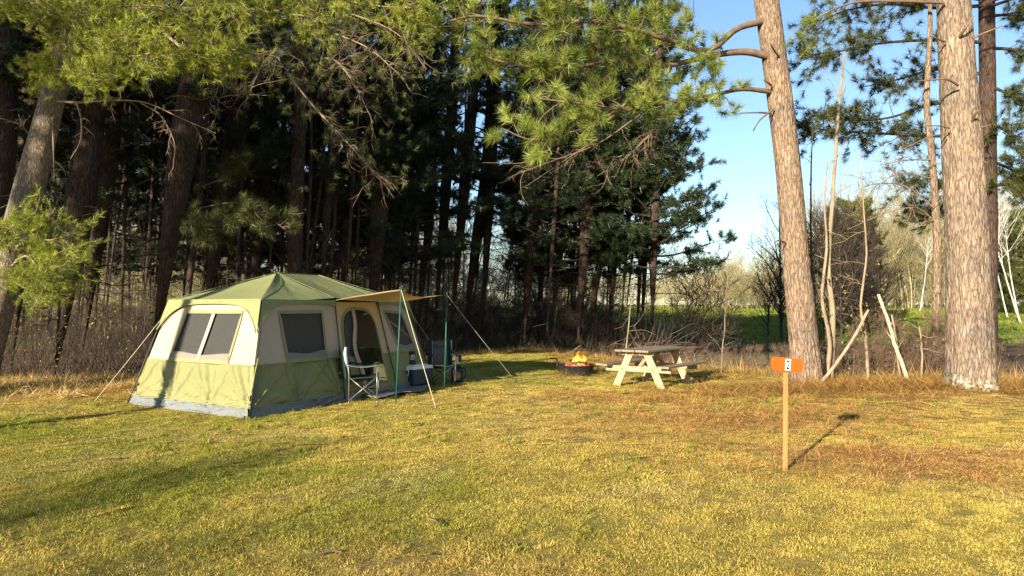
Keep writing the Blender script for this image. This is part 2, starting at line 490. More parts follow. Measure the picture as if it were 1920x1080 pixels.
def scatter(name, pts, rot, scl, patch, sources, seed=3):
    """one object whose points carry copies of the source clumps (geometry nodes)"""
    pts = np.asarray(pts, np.float32); n = len(pts)
    me = bpy.data.meshes.new(name)
    me.vertices.add(n); me.vertices.foreach_set('co', pts.ravel())
    for nm, ty, key, val in (('rot', 'FLOAT_VECTOR', 'vector', rot), ('scl', 'FLOAT', 'value', scl)):
        at = me.attributes.new(nm, ty, 'POINT'); at.data.foreach_set(key, np.asarray(val, np.float32).ravel())
    at = me.attributes.new('patch', 'FLOAT_COLOR', 'POINT')
    at.data.foreach_set('color', np.hstack([patch, np.ones((n, 1))]).astype(np.float32).ravel())
    at = me.attributes.new('idx', 'INT', 'POINT')
    at.data.foreach_set('value', np.random.default_rng(seed).integers(0, len(sources), n).astype(np.int32))
    o = bpy.data.objects.new(name, me); COL.objects.link(o)
    sc = bpy.data.collections.new(name + '_sources')
    for s in sources: sc.objects.link(s)
    nt = bpy.data.node_groups.new(name, 'GeometryNodeTree')
    nt.interface.new_socket('Geometry', in_out='INPUT', socket_type='NodeSocketGeometry')
    nt.interface.new_socket('Geometry', in_out='OUTPUT', socket_type='NodeSocketGeometry')
    gi, go = nt.nodes.new('NodeGroupInput'), nt.nodes.new('NodeGroupOutput')
    ip = nt.nodes.new('GeometryNodeInstanceOnPoints'); ci = nt.nodes.new('GeometryNodeCollectionInfo')
    ci.inputs['Collection'].default_value = sc; ci.inputs['Separate Children'].default_value = True; ci.inputs['Reset Children'].default_value = True
    ip.inputs['Pick Instance'].default_value = True
    def attr(nm, ty):
        a = nt.nodes.new('GeometryNodeInputNamedAttribute'); a.data_type = ty; a.inputs[0].default_value = nm
        return a.outputs[0]
    er = nt.nodes.new('FunctionNodeEulerToRotation')
    L = nt.links
    L.new(gi.outputs[0], ip.inputs['Points']); L.new(ci.outputs[0], ip.inputs['Instance'])
    L.new(attr('idx', 'INT'), ip.inputs['Instance Index'])
    L.new(attr('rot', 'FLOAT_VECTOR'), er.inputs[0]); L.new(er.outputs[0], ip.inputs['Rotation'])
    L.new(attr('scl', 'FLOAT'), ip.inputs['Scale'])
    L.new(ip.outputs[0], go.inputs[0])
    md = o.modifiers.new('scatter', 'NODES'); md.node_group = nt
    return o

def source(name, me, material):
    if material and not me.materials: me.materials.append(material)
    return bpy.data.objects.new(name, me)        # lives only in the unlinked source collection

def blades(seed, n, size, hgt, width, lean, curl=.4):
    """a patch of grass blades, each a bent strip of three triangles"""
    g = np.random.default_rng(seed)
    b = np.zeros((n, 3)); b[:, :2] = g.uniform(-size / 2, size / 2, (n, 2))
    az = g.uniform(0, 6.283, n); ln = g.gamma(6, 1 / 6, n) * hgt
    le = np.clip(np.abs(g.normal(lean, .35, n)), 0, 1.45)
    d = np.stack([np.cos(az) * np.sin(le), np.sin(az) * np.sin(le), np.cos(le)], 1)
    le2 = np.clip(le + g.uniform(0, curl * 2, n), 0, 1.6)
    d2 = np.stack([np.cos(az) * np.sin(le2), np.sin(az) * np.sin(le2), np.cos(le2)], 1)
    wv = np.stack([-np.sin(az + g.normal(0, .8, n)), np.cos(az + g.normal(0, .8, n)), np.zeros(n)], 1) * (width * g.uniform(.6, 1.3, n))[:, None] / 2
    mid = b + d * ln[:, None] * .55; tip = mid + d2 * ln[:, None] * .5
    v = np.stack([b - wv, b + wv, mid + wv * .8, mid - wv * .8, tip], 1).reshape(-1, 3)
    o = (np.arange(n) * 5)[:, None]
    t = np.concatenate([o + [0, 1, 2], o + [0, 2, 3], o + [3, 2, 4]])
    return tri_mesh('blades', v, t, np.repeat(np.clip(g.normal(.5, .27, n), 0, 1), 5))
# ------------------------------------------------------------------ ground, pond, lawn
EDGE_X = [-40, -14, -8, -6, -4, -2, 0, 2.5, 4, 5.5, 7, 8, 10, 12, 16, 30]
EDGE_Y = [13, 14.6, 15.6, 16.8, 18.5, 24, 26.5, 25, 20.5, 17.4, 15.2, 14.5, 14.2, 14.6, 17, 18]
def edge(x): return np.interp(x, EDGE_X, EDGE_Y)

GOLD, GREEN, RUST, TAN = np.array([.585, .465, .12]), np.array([.34, .34, .06]), np.array([.56, .34, .135]), np.array([.56, .45, .22])
def blob(x, y, cx, cy, rx, ry, a=0.0):
    c, s = math.cos(a), math.sin(a)
    dx, dy = x - cx, y - cy
    return np.exp(-(((dx * c + dy * s) / rx) ** 2 + ((-dx * s + dy * c) / ry) ** 2))

def lawn_tint(x, y):
    n1 = fbm(x * .55 + 3, y * .55, 2, 3); n2 = fbm(x * 1.9, y * 1.9 + 7, 5, 3); n3 = fbm(x * 5, y * 5, 9, 2)
    gr = sstep(.45, .85, n1 * .45 + n2 * .4 + n3 * .15 + .14 * blob(x, y, -4.5, 6.5, 3.5, 2.0) + .34 * blob(x, y, -6.5, 9.3, 2.6, 1.2)
               + .30 * blob(x, y, 9.3, 11.6, 1.6, .6) + .28 * blob(x, y, 1.5, 20, 3, 4) + .10 * blob(x, y, -1, 5, 3, 2)
               - .2 * blob(x, y, 3, 8, 3, 4))
    ru = np.clip(1.05 * blob(x, y, 4.8, 7.5, 2.6, .9, -.15) + .95 * blob(x, y, 3.8, 10.4, 3.0, 1.5, .2) + .6 * blob(x, y, 2.2, 13.0, 2.4, .9)
                 + .8 * blob(x, y, 7.0, 12.6, 2.5, .9) + 1.0 * blob(x, y, -7.6, 13.6, 2.2, 1.0) + .5 * blob(x, y, -.4, 4.6, 1.0, .6), 0, 1)
    ru = ru * sstep(.22, .55, n2 * .6 + n3 * .4)
    tn = sstep(.55, .75, fbm(x * 1.1 + 40, y * 1.1, 1, 3))[..., None] * .3
    c = GOLD * (1 - gr[..., None]) + GREEN * gr[..., None]
    c = c * (1 - tn) + TAN * tn
    c = c * (1 - .95 * ru[..., None]) + RUST * .95 * ru[..., None]
    return c * (.7 + .6 * n3[..., None])

def axis(lo, mid0, mid1, hi, step, grow):
    a = list(np.arange(mid0, mid1 + 1e-6, step)); s = step
    while a[-1] < hi: s *= grow; a.append(a[-1] + s)
    s = step
    while a[0] > lo: s *= grow; a.insert(0, a[0] - s)
    return np.array(a)
gx, gy = axis(-900, -13, 16, 900, .3, 1.12), axis(-200, 2, 30, 1500, .3, 1.09)
X, Y = np.meshgrid(gx, gy, indexing='ij')
Z = gh(X, Y)
n, m = X.shape
i, j = np.meshgrid(np.arange(n - 1), np.arange(m - 1), indexing='ij')
q = np.stack([i * m + j, (i + 1) * m + j, (i + 1) * m + j + 1, i * m + j + 1], -1).reshape(-1, 4)
me = tri_mesh('ground', np.stack([X, Y, Z], -1).reshape(-1, 3), q, None, True)
ct = lawn_tint(X, Y) * .62
litter = np.array([.15, .095, .055]) * (.6 + .8 * fbm(X * 1.7, Y * 1.7, 3)[..., None])
k = sstep(-.3, .5, Y - edge(X))[..., None]
cg = ct * (1 - k) + litter * k
field = np.array([.15, .24, .035]) * (.75 + .5 * fbm(X * .12, Y * .12, 8)[..., None])
fk = (sstep(45, 48, Y) * sstep(0, 5, X))[..., None]
cg = cg * (1 - fk) + field * fk
gk = (sstep(26, 32, Y) * (1 - sstep(0, 5, X)))[..., None] * .8        # grass glade behind the trees
cg = cg * (1 - gk) + np.array([.12, .14, .035]) * gk
dirt = np.clip(1.4 * fbm(X * 2.3, Y * 2.3, 4)[..., None] - .95, 0, .4) * (1 - k)
cg = cg * (1 - dirt) + np.array([.20, .13, .08]) * dirt
ca = me.attributes.new('Col', 'FLOAT_COLOR', 'POINT')
ca.data.foreach_set('color', np.concatenate([cg, np.ones_like(cg[..., :1])], -1).astype(np.float32).ravel())
m_, nt, b, N = nodes('earth_and_turf')
at = N('ShaderNodeAttribute', attribute_name='Col')
mx = N('ShaderNodeMix', data_type='RGBA', blend_type='MULTIPLY'); mx.inputs[0].default_value = 1
nt.links.new(at.outputs['Color'], mx.inputs[6])
nt.links.new(ramp(nt, noise_fac(nt, 22, 6, (1, 1, 1), 'Object', .75), [(.25, (.45, .45, .45)), (.75, (1.4, 1.35, 1.3))]), mx.inputs[7])
nt.links.new(mx.outputs[2], b.inputs['Base Color']); b.inputs['Roughness'].default_value = .95; b.inputs['Specular IOR Level'].default_value = .1
bp = N('ShaderNodeBump'); bp.inputs['Strength'].default_value = .9; bp.inputs['Distance'].default_value = .05
nt.links.new(noise_fac(nt, 18, 6, (1, 1, 1), 'Object', .75), bp.inputs['Height']); nt.links.new(bp.outputs[0], b.inputs['Normal'])
g_ = link('ground', me, m_); tag(g_, 'golden green mown campsite ground running on to leaf litter and a far green field', None, kind='structure')

m_, nt, b, N = nodes('pond_water')
b.inputs['Base Color'].default_value = (.03, .04, .045, 1); b.inputs['Roughness'].default_value = .06
bp = N('ShaderNodeBump'); bp.inputs['Strength'].default_value = .12; bp.inputs['Distance'].default_value = .03
nt.links.new(noise_fac(nt, 3, 3, (1, .5, 1)), bp.inputs['Height']); nt.links.new(bp.outputs[0], b.inputs['Normal'])
th = np.linspace(0, 2 * math.pi, 60, endpoint=False)
px_ = 12 + 7 * np.cos(th); py_ = 38 + 5.5 * np.sin(th)
mb = MB(); mb.add(np.stack([px_, py_, np.full(60, -.92)], 1), [tuple(range(60))])
tag(mb.build('pond', m_), 'narrow strip of blue grey pond water beyond the lawn edge', None, kind='structure')

# ---- grass blades (nobody could count them)
gm = grass_mat('lawn_blade')
src_short = [source('lawn_clump', blades(20 + i, 800, .32, .0225, .0030, 1.0, .6), gm) for i in range(6)]
def grid_pts(x0, x1, y0, y1, step, g):
    xs, ys = np.meshgrid(np.arange(x0, x1, step), np.arange(y0, y1, step), indexing='ij')
    p = np.stack([xs.ravel(), ys.ravel()], 1); return p + g.uniform(-.5, .5, p.shape) * step
def in_view(p, pad=1.2): return np.abs(p[:, 0]) < .70 * p[:, 1] + pad
g = np.random.default_rng(11)
TENT_POLY = np.array([[-3.76, 10.57], [-6.28, 12.19], [-4.13, 16.7], [-1.61, 15.1]])
def in_quad(p, poly, grow=0.0):
    c = poly.mean(0); q_ = c + (poly - c) * (1 + grow); ok = np.ones(len(p), bool); s0 = None
    for a in range(4):
        e = q_[(a + 1) % 4] - q_[a]; cr = e[0] * (p[:, 1] - q_[a][1]) - e[1] * (p[:, 0] - q_[a][0])
        ok &= cr < 0
    return ok
pts = np.concatenate([grid_pts(-5, 6, 3, 6.5, .17, g), grid_pts(-8, 9, 6.5, 10, .19, g), grid_pts(-11, 13, 10, 15, .23, g), grid_pts(-12, 14, 15, 27.5, .30, g)])
pts = pts[in_view(pts) & (pts[:, 1] < edge(pts[:, 0]) + g.normal(.15, .25, len(pts))) & ~in_quad(pts, TENT_POLY, -.03)
          & (np.hypot(pts[:, 0] - 1.5, pts[:, 1] - 17.4) > .5)]
bare = fbm(pts[:, 0] * 1.6 + 90, pts[:, 1] * 1.6, 3, 3) > .74
npt = len(pts)
patch = lawn_tint(pts[:, 0], pts[:, 1]) * g.uniform(.85, 1.15, (npt, 1))
lush = sstep(.02, .12, patch[:, 1] - patch[:, 0])
sc_ = g.uniform(.75, 1.15, npt) * (1 + .3 * lush) * np.interp(pts[:, 1], [5, 12, 26], [.9, 1.0, 1.25])
rot = np.stack([g.normal(0, .08, npt), g.normal(0, .08, npt), g.uniform(0, 6.28, npt)], 1)
o = scatter('lawn_grass', np.column_stack([pts, gh(pts[:, 0], pts[:, 1])]), rot, sc_, patch, src_short)
tag(o, 'short golden green mown grass covering the campsite lawn', 'grass', kind='stuff')

# taller weeds in the turf, and the fringe of dry grass along the edge
src_weed = [source('weed_clump', blades(40 + i, 26, .10, .085, .008, .55), gm) for i in range(4)]
p = np.column_stack([g.uniform(-8, 10, 3000), g.uniform(4.3, 13, 3000)])
p = p[in_view(p, .3) & (fbm(p[:, 0] * .8 + 5, p[:, 1] * .8, 6, 3) > .60) & ~in_quad(p, TENT_POLY, .05)]
o = scatter('lawn_weeds', np.column_stack([p, gh(p[:, 0], p[:, 1])]), np.column_stack([np.zeros((len(p), 2)), g.uniform(0, 6, len(p))]),
            g.uniform(.4, .8, len(p)), np.array([.20, .24, .04]) * g.uniform(.6, 1.5, (len(p), 1)), src_weed)
tag(o, 'small darker green weeds dotted through the lawn', 'weeds', kind='stuff')

src_dry = [source('dry_clump', blades(60 + i, 90, .5, .34, .007, .8, .8), gm) for i in range(5)]
src_flat = [source('straw_clump', blades(70 + i, 110, .5, .26, .006, 1.35, .3), gm) for i in range(4)]
x = g.uniform(-16, 22, 2600); off = np.abs(g.normal(0, .55, 2600))
p = np.column_stack([x, edge(x) + off - .1])
keep = in_view(p, 2) & ~in_quad(p, TENT_POLY, .1)
p = p[keep]
sz = g.uniform(.4, 1.0, len(p)) * np.where(p[:, 0] > 4.2, .85, .55)
col = np.array([.52, .36, .16]) * g.uniform(.55, 1.2, (len(p), 1)) * (1 + g.normal(0, .08, (len(p), 3)))
o = scatter('dry_edge_grass', np.column_stack([p, gh(p[:, 0], p[:, 1])]), np.column_stack([g.normal(0, .15, (len(p), 2)), g.uniform(0, 6, len(p))]), sz, col, src_dry)
tag(o, 'dry tan grass fringing the edge of the lawn', 'dry grass', kind='stuff')
p = np.concatenate([np.column_stack([g.uniform(-12, -6.0, 1700), g.uniform(11.8, 15.8, 1700)]), np.column_stack([g.normal(8.0, 2.2, 700), g.normal(13.7, .55, 700)]),
                    np.column_stack([g.uniform(1, 7, 250), g.uniform(16, 25, 250)])])
dens = np.where(p[:, 0] < -5.5, sstep(.35, .6, fbm(p[:, 0], p[:, 1], 2)) * sstep(12.2, 13.6, p[:, 1] + .18 * (p[:, 0] + 8)), 1)
p = p[(g.uniform(0, 1, len(p)) < dens) & ~in_quad(p, TENT_POLY, .25)]
col = np.where(p[:, :1] < -5.5, np.array([[.78, .54, .24]]), np.array([[.42, .25, .09]])) * g.uniform(.6, 1.3, (len(p), 1))
o = scatter('fallen_straw', np.column_stack([p, gh(p[:, 0], p[:, 1]) + .01]), np.column_stack([g.normal(0, .1, (len(p), 2)), g.uniform(0, 6, len(p))]), g.uniform(.5, 1.1, len(p)), col, src_flat)
tag(o, 'orange brown fallen needles and straw at the wood edge', 'straw', kind='stuff')
# red brown pine needles lying thinly on the turf at the right
src_ndl = [source('needle_litter', blades(80 + i, 70, .35, .09, .0045, 1.45, .1), gm) for i in range(3)]
p = np.column_stack([g.uniform(.5, 10, 5000), g.uniform(5.5, 14, 5000)])
mk = np.clip(1.1 * blob(p[:, 0], p[:, 1], 4.6, 7.4, 2.2, .8, -.15) + blob(p[:, 0], p[:, 1], 3.6, 10.6, 2.6, 1.1, .2) + .7 * blob(p[:, 0], p[:, 1], 2.2, 13, 2.6, 1), 0, 1)
p = p[g.uniform(0, 1, len(p)) < mk * .6]
o = scatter('pine_needle_litter', np.column_stack([p, gh(p[:, 0], p[:, 1]) + .03]), np.column_stack([g.normal(0, .06, (len(p), 2)), g.uniform(0, 6, len(p))]), g.uniform(.6, 1.2, len(p)),
            np.array([.52, .28, .11]) * g.uniform(.6, 1.3, (len(p), 1)), src_ndl)
tag(o, 'red brown pine needles strewn over the turf behind the numbered sign', 'pine needles', kind='stuff')

# longer grass of the far field
src_field = [source('field_clump', blades(90 + i, 110, 2.2, .18, .04, .7), gm) for i in range(4)]
p = np.column_stack([g.uniform(13, 95, 7000), g.uniform(47, 105, 7000)]); p = p[in_view(p, 3)]
fc_ = np.array([.20, .235, .05]) * (.75 + .5 * fbm(p[:, 0] * .2, p[:, 1] * .2, 4)[:, None]) * g.uniform(.85, 1.15, (len(p), 1))
o = scatter('field_grass', np.column_stack([p, gh(p[:, 0], p[:, 1]) - .02]), np.column_stack([np.zeros((len(p), 2)), g.uniform(0, 6, len(p))]), g.uniform(.6, 1.0, len(p)), fc_, src_field)
tag(o, 'bright green grass of the far field beyond the pond', 'grass', kind='stuff')
# ------------------------------------------------------------------ trees
CROWNS = [pine_crown(101, 16, 4.2, 3.3, 80, 26, .21, .019, 16, 6, .1, 1.5), pine_crown(102, 17, 4.8, 3.0, 76, 26, .21, .019, 18, 6, .1, 1.5),
          pine_crown(103, 14, 3.2, 3.4, 90, 24, .21, .02, 12, 7, .05, 1.7), pine_crown(104, 18, 5.6, 3.2, 70, 26, .21, .018, 20, 6, .1, 1.4)]
CROWNS.append(pine_crown(105, 20, 8.2, 3.2, 70, 24, .21, .022, 6, 6, .1, 1.5))
for a_, b_ in CROWNS:
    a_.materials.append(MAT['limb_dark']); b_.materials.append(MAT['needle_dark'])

def forest_pine(base, top, wpx, d, variant, label, group=None, bark_m='bark_dark', wtop=None, cscale=1.0, name='pine_tree'):
    """a pine whose trunk runs through two points of the photograph at distance d"""
    p0 = P(base[0], base[1], d); p1 = P(top[0], top[1], d + .3)
    z0 = float(gh(p0[0], p0[1])) - .05
    dirv = (p1 - p0) / (p1[2] - p0[2])
    p0 = p0 + dirv * (z0 - p0[2])
    sc = d / FPX
    rb = wpx * sc / 2; hgt = 16.0 * cscale
    ht = max(p1[2] - z0, 1.0)
    rt = (wtop * sc / 2) if wtop else rb * max(.35, 1 - .55 * ht / hgt)
    rtop = max(.04, rb + (rt - rb) * (hgt / ht)) if rt < rb else rb * .4
    rtop = min(max(rtop, rb * .2), rb * .5)
    e = empty(name, p0, label, 'pine tree', group)
    zs = np.array([-.1, .4, ht * .5 if ht > 1 else 1, ht, (ht + hgt) / 2, hgt]); zs = np.sort(zs)
    rs = np.interp(zs, [0, ht, hgt], [rb, min(rt, rb), rtop])
    # straight lean up to the visible point, then bending upright
    sx = dirv[0] * np.minimum(zs, ht) + dirv[0] * .45 * np.maximum(zs - ht, 0)
    sy = dirv[1] * np.minimum(zs, ht)
    g = np.random.default_rng(int(base[0] * 7 + d * 13))
    path = np.column_stack([sx + g.normal(0, .012, 6) * zs ** .5, sy, zs])
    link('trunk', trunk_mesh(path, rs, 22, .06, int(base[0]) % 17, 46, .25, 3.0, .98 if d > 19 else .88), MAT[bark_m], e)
    if variant is not None:
        a_, b_ = CROWNS[variant]
        r = g.uniform(0, 6.28)
        for nm, me_ in (('limbs', a_), ('crown', b_)):
            c = link(nm, me_, None, e)
            c.rotation_euler = (0, 0, r); c.scale = (cscale,) * 3
            # the crown leans with the trunk
            zc = 8 * cscale
            M_ = Matrix(((1, 0, dirv[0] * .75, 0), (0, 1, dirv[1] * .75, 0), (0, 0, 1, 0), (0, 0, 0, 1))) @ Matrix.Rotation(r, 4, 'Z') @ Matrix.Scale(cscale, 4)
            c.matrix_local = M_
    return e

FG = 'pines standing in the dark wood'
F = [  # base, upper point, width px, distance, crown, width at upper point, label
    ((-25, 690), (12, 0), 78, 15.4, 3, 62, 'thick dark pine trunk cut by the left edge of the photo'),
    ((22, 680), (62, 200), 52, 18.0, 1, 44, 'dark pine behind the pale leaning trunk at far left'),
    ((105, 690), (178, 200), 76, 16.6, 3, 52, 'stout dark pine just right of the pale leaning trunk'),
    ((150, 680), (216, 220), 38, 18.5, 1, 30, 'slim dark pine right of the stout pine at left'),
    ((282, 700), (385, 0), 72, 16.2, 3, 52, 'thick reddish dark pine behind the tent\'s left guy line'),
    ((385, 600), (440, 200), 36, 20.0, 0, 30, 'dark pine behind the left slope of the tent roof'),
    ((470, 600), (505, 200), 34, 22.0, 2, 28, 'dark pine rising behind the tent roof peak'),
    ((604, 560), (640, 100), 25, 21.0, None, 15, 'slim pine with a sunlit upper stem behind the tent roof ridge'),
    ((640, 580), (668, 230), 23, 23.0, 1, 18, 'slim dark pine right behind the tent ridge'),
    ((697, 600), (722, 200), 42, 22.0, 0, 34, 'thickest dark pine behind the inner edge of the awning'),
    ((722, 600), (748, 300), 28, 24.0, 2, 22, 'dark pine half hidden beside the thickest one behind the awning'),
    ((782, 640), (803, 400), 17, 27.0, None, 13, 'thin reddish pine seen above the front awning pole'),
    ((812, 650), (852, 120), 24, 27.0, None, 19, 'left of the pair of slim pines rising above the awning tip'),
    ((842, 652), (888, 150), 25, 26.0, 3, 20, 'right of the pair of slim pines rising above the awning tip'),
    ((866, 650), (912, 300), 25, 27.5, None, 20, 'reddish leaning pine with a sunlit streak right of the awning tip'),
    ((903, 650), (928, 150), 24, 27.0, 3, 20, 'straight dark pine right of the reddish leaning one'),
    ((982, 655), (1015, 150), 37, 26.5, 1, 31, 'broad dark pine standing behind and left of the fire ring'),
    ((1008, 650), (1030, 200), 26, 29.0, 0, 22, 'dark pine close behind the broad one left of the fire ring'),
    ((1028, 640), (1062, 380), 14, 28.0, None, 10, 'thin leaning dark stem left of the pine behind the fire ring'),
    ((1082, 660), (1112, 200), 33, 25.5, 2, 24, 'dark pine standing directly behind the campfire flames'),
    ((1100, 652), (1134, 430), 17, 27.0, None, 13, 'slender dark stem just right of the pine behind the flames'),
    ((1140, 640), (1156, 430), 15, 29.0, 1, 11, 'slender dark pine left of the picnic table'),
    ((1222, 640), (1234, 180), 20, 25.5, 2, 15, 'dark pine behind the picnic table with boughs against the sky'),
    ((1203, 640), (1216, 380), 11, 30.0, None, 9, 'thin dark stem beside the pine behind the picnic table'),
]
for bs, tp, w, d, var, wt, lab in F:
    forest_pine(bs, tp, w, d, var, lab, None, 'bark_dark', wt, g.uniform(.92, 1.08))
# deeper rows of the wood
gg = np.random.default_rng(5)
for k in range(34):
    pxx = -60 + k * 38 + gg.uniform(-18, 18); d = gg.uniform(23, 34)
    if 805 < pxx < 965: continue
    lean = gg.normal(28, 14) if pxx < 700 else gg.normal(16, 8)
    forest_pine((pxx, 560 + 1600 / d), (pxx + lean, 250), gg.uniform(10, 20) * 24 / d, d, (2, 0, 2, 1, 2, 3)[k % 6], 'slim dark pine in the deeper rows of the wood', 'slim pines deep in the wood', 'bark_dark', None, gg.uniform(.75, .98))
for k in range(40):
    pxx = 60 + k * 29 + gg.uniform(-14, 14); d = gg.uniform(19, 27) if pxx < 700 else gg.uniform(26, 33)
    forest_pine((pxx, 560 + 1600 / d), (pxx + gg.normal(22, 12), 280), gg.uniform(5, 10), d, None, 'thin bare dark pine standing among the thicker ones', 'thin dark pines among the pines', 'bark_dark', None, gg.uniform(.6, .9), 'slender_pine')
# trees of the same wood left of and behind the camera: their shade falls on the wood edge and lawn
for k, (u, s, rb, var, cs, lab) in enumerate([
        (-11.0, -4.5, .17, None, 1.0, 'slim pine left of the view that throws a trunk shadow on the tent'),
        (-14.9, -9, .26, 4, 1.0, 'tall pine left of the view, nearest the lawn'),
        (-15.2, -5, .28, 4, .8, 'tall pine left of the view beside the wood edge'),
        (-17.6, -9, .26, 4, .95, 'tall pine left of the view, farthest from the lawn'),
        (-14.4, -15, .3, 4, 1.1, 'tallest pine far left behind the viewpoint'),
        (-15.9, -14, .3, 4, 1.05, 'broad pine left behind the viewpoint'),
        (-18.6, -15, .3, 4, 1.1, 'leaning pine left behind the viewpoint')]):
    x_, y_ = us(u, s)
    e = empty('pine_tree', (x_, y_, float(gh(x_, y_))), lab, 'pine tree', 'pines outside the view on the left')
    H = 19.8 * cs
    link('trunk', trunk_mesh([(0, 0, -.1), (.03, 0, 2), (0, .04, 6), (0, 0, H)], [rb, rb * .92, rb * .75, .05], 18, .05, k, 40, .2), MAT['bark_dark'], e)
    if var is not None:
        for nm, me_ in zip(('limbs', 'crown'), CROWNS[var]):
            c = link(nm, me_, None, e); c.rotation_euler = (0, 0, k * 1.3); c.scale = (cs,) * 3
a_, b_ = pine_crown(120, 11.4, 1.5, 2.9, 60, 18, .17, .02, 4, 4)
a_.materials.append(MAT['limb_dark']); b_.materials.append(MAT['needle_dark'])
x_, y_ = us(-6.4, -35)
for k, (u, s, cs, lab) in enumerate([(-6.3, -58, 1.40, 'young pine far behind the viewpoint shading the foreground grass'), (-8.8, -56, 1.29, 'smaller young pine far behind the viewpoint'), (-4.3, -60, 1.38, 'farthest young pine behind the viewpoint')]):
    x_, y_ = us(u, s)
    e = empty('pine_tree', (x_, y_, float(gh(x_, y_))), lab, 'pine tree', 'young pines behind the viewpoint', scale=cs)
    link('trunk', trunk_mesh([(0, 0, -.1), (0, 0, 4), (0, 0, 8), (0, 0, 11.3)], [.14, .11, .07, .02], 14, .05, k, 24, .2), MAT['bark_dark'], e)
    link('limbs', a_, None, e); link('crown', b_, None, e)

# ---- hand-shaped boughs
def bough(tw, pts, r0, r1, C, D, TN, n_sub, sub_len, tuft_per, seed, tone=.6, q0=.3, flat=.5, updir=.25, sub_r=.009, jitter=.06):
    g = np.random.default_rng(seed)
    pp = bez(pts, 26); tw.tube(pp, r0, r1, 6)
    for k in range(n_sub):
        q = g.uniform(q0, 1.0); i_ = min(int(q * 25), 24); p0 = pp[i_]
        ax = pp[i_ + 1] - pp[i_]; ax /= np.linalg.norm(ax)
        rd = g.normal(size=3); rd[2] *= flat; rd -= (rd @ ax) * ax; rd /= np.linalg.norm(rd)
        L = sub_len * g.uniform(.35, 1.2)
        sp, sd = wob(p0, ax * .6 + rd * .9, L, 5, g, .2, .05)
        tw.tube(sp, sub_r, .003, 4)
        tn = np.clip(g.normal(tone, .16), 0, 1)
        for t in range(tuft_per):
            f = 1.0 if t == 0 else g.uniform(.35, 1)
            C.append(sp[int(f * 5)] + g.normal(0, jitter if t else .01, 3)); D.append(sd + g.normal(0, .5 if t else .2, 3) + [0, 0, updir]); TN.append(np.clip(tn + g.normal(0, .12), 0, 1))
        for t in range(2):
            a2 = g.integers(1, 5); s2, s2d = wob(sp[a2], sd + g.normal(0, .8, 3), L * g.uniform(.2, .5), 3, g, .25, .03)
            tw.tube(s2, .005, .002, 3)
            if tuft_per: C.append(s2[-1]); D.append(s2d + [0, 0, updir]); TN.append(np.clip(tn + g.normal(0, .15), 0, 1))
    return pp

def PP(L): return np.array([P(*q) for q in L])

def dead_bough(tw, pts, r0, r1, n_sub, sub_len, seed, droop=-.12):
    g = np.random.default_rng(seed); pp = bez(pts, 22); tw.tube(pp, r0, r1, 6)
    for k in range(n_sub):
        i_ = g.integers(3, 21); ax = pp[i_ + 1 if i_ < 21 else i_] - pp[i_ - 1]; ax /= np.linalg.norm(ax) + 1e-9
        sp, sd = wob(pp[i_], ax * .7 + g.normal(0, .7, 3), sub_len * g.uniform(.3, 1.2), 6, g, .26, droop)
        tw.tube(sp, .007, .0025, 4)
        for t in range(3):
            s2, _ = wob(sp[g.integers(2, 6)], sd + g.normal(0, .8, 3), sub_len * g.uniform(.15, .5), 4, g, .3, droop)
            tw.tube(s2, .004, .0015, 3)

def finish_tree(e, tw, C, D, TN, mat_limb, mat_ndl, n, length, width, shoot, seed, spread=(12, 80), droop=.08):
    o = Vector(e.location)
    me_ = tw.mesh('limbs'); me_.transform(Matrix.Translation(-o)); link('limbs', me_, mat_limb, e)
    if C:
        v, t, tn = needles(C, D, n, length, shoot, width, spread, droop, np.array(TN), seed)
        link('crown', tri_mesh('crown', v - np.array(o), t, tn), mat_ndl, e)

def lit_trunk(e, L, rads, k, dens, mat_, rough, seed, flare=.3):
    p = np.array(L); me_ = trunk_mesh(p - np.array(e.location), rads, k, rough, seed, dens, flare, 9.0 if k > 100 else 5.0); link('trunk', me_, mat_, e)

# R1: leaning pine right of centre, its boughs reach left over the lawn
d1 = 14.6
b0 = P(1513, 728, d1); b0[2] = float(gh(b0[0], b0[1]))
e = empty('pine_tree', b0, 'sunlit leaning pine behind the orange sign with boughs reaching left', 'pine tree')
lit_trunk(e, [b0 - [0, 0, .1], P(1507, 640, d1), P(1492, 480, d1), P(1476, 300, d1), P(1455, 130, d1), P(1437, 0, d1), P(1415, -150, d1), P(1390, -330, d1), P(1370, -600, d1)],
          np.array([62, 60, 55, 52, 51, 50, 46, 38, 20]) * d1 / FPX / 2, 110, 420, MAT['bark_lit'], .085, 3)
tw = Twigs(); C, D, TN = [], [], []
B1 = [
    ([(1440, 105, 14.5), (1395, 97, 14.3), (1335, 104, 14.0), (1250, 122, 13.5), (1160, 112, 13.0), (1060, 128, 12.5), (960, 120, 12.1), (880, 95, 11.8)], .075, 42, 1.0),
    ([(1428, 40, 14.5), (1380, 55, 14.2), (1325, 96, 13.6), (1240, 70, 12.9), (1120, 40, 12.3), (1000, 45, 11.9), (900, 30, 11.6), (840, 40, 11.4)], .07, 42, 1.0),
    ([(1446, 172, 14.5), (1392, 167, 14.1), (1330, 180, 13.6), (1260, 190, 13.2), (1180, 205, 12.7), (1100, 195, 12.3), (1010, 185, 12.0)], .05, 40, .85),
    ([(1425, -60, 14.5), (1340, -40, 14.0), (1240, -20, 13.2), (1120, -25, 12.6), (1000, -15, 12.0), (900, -10, 11.7)], .07, 38, .9),
    ([(1240, 122, 13.4), (1190, 175, 13.0), (1140, 225, 12.6), (1080, 245, 12.2), (1000, 262, 12.0), (940, 240, 11.8)], .03, 16, .55),
]
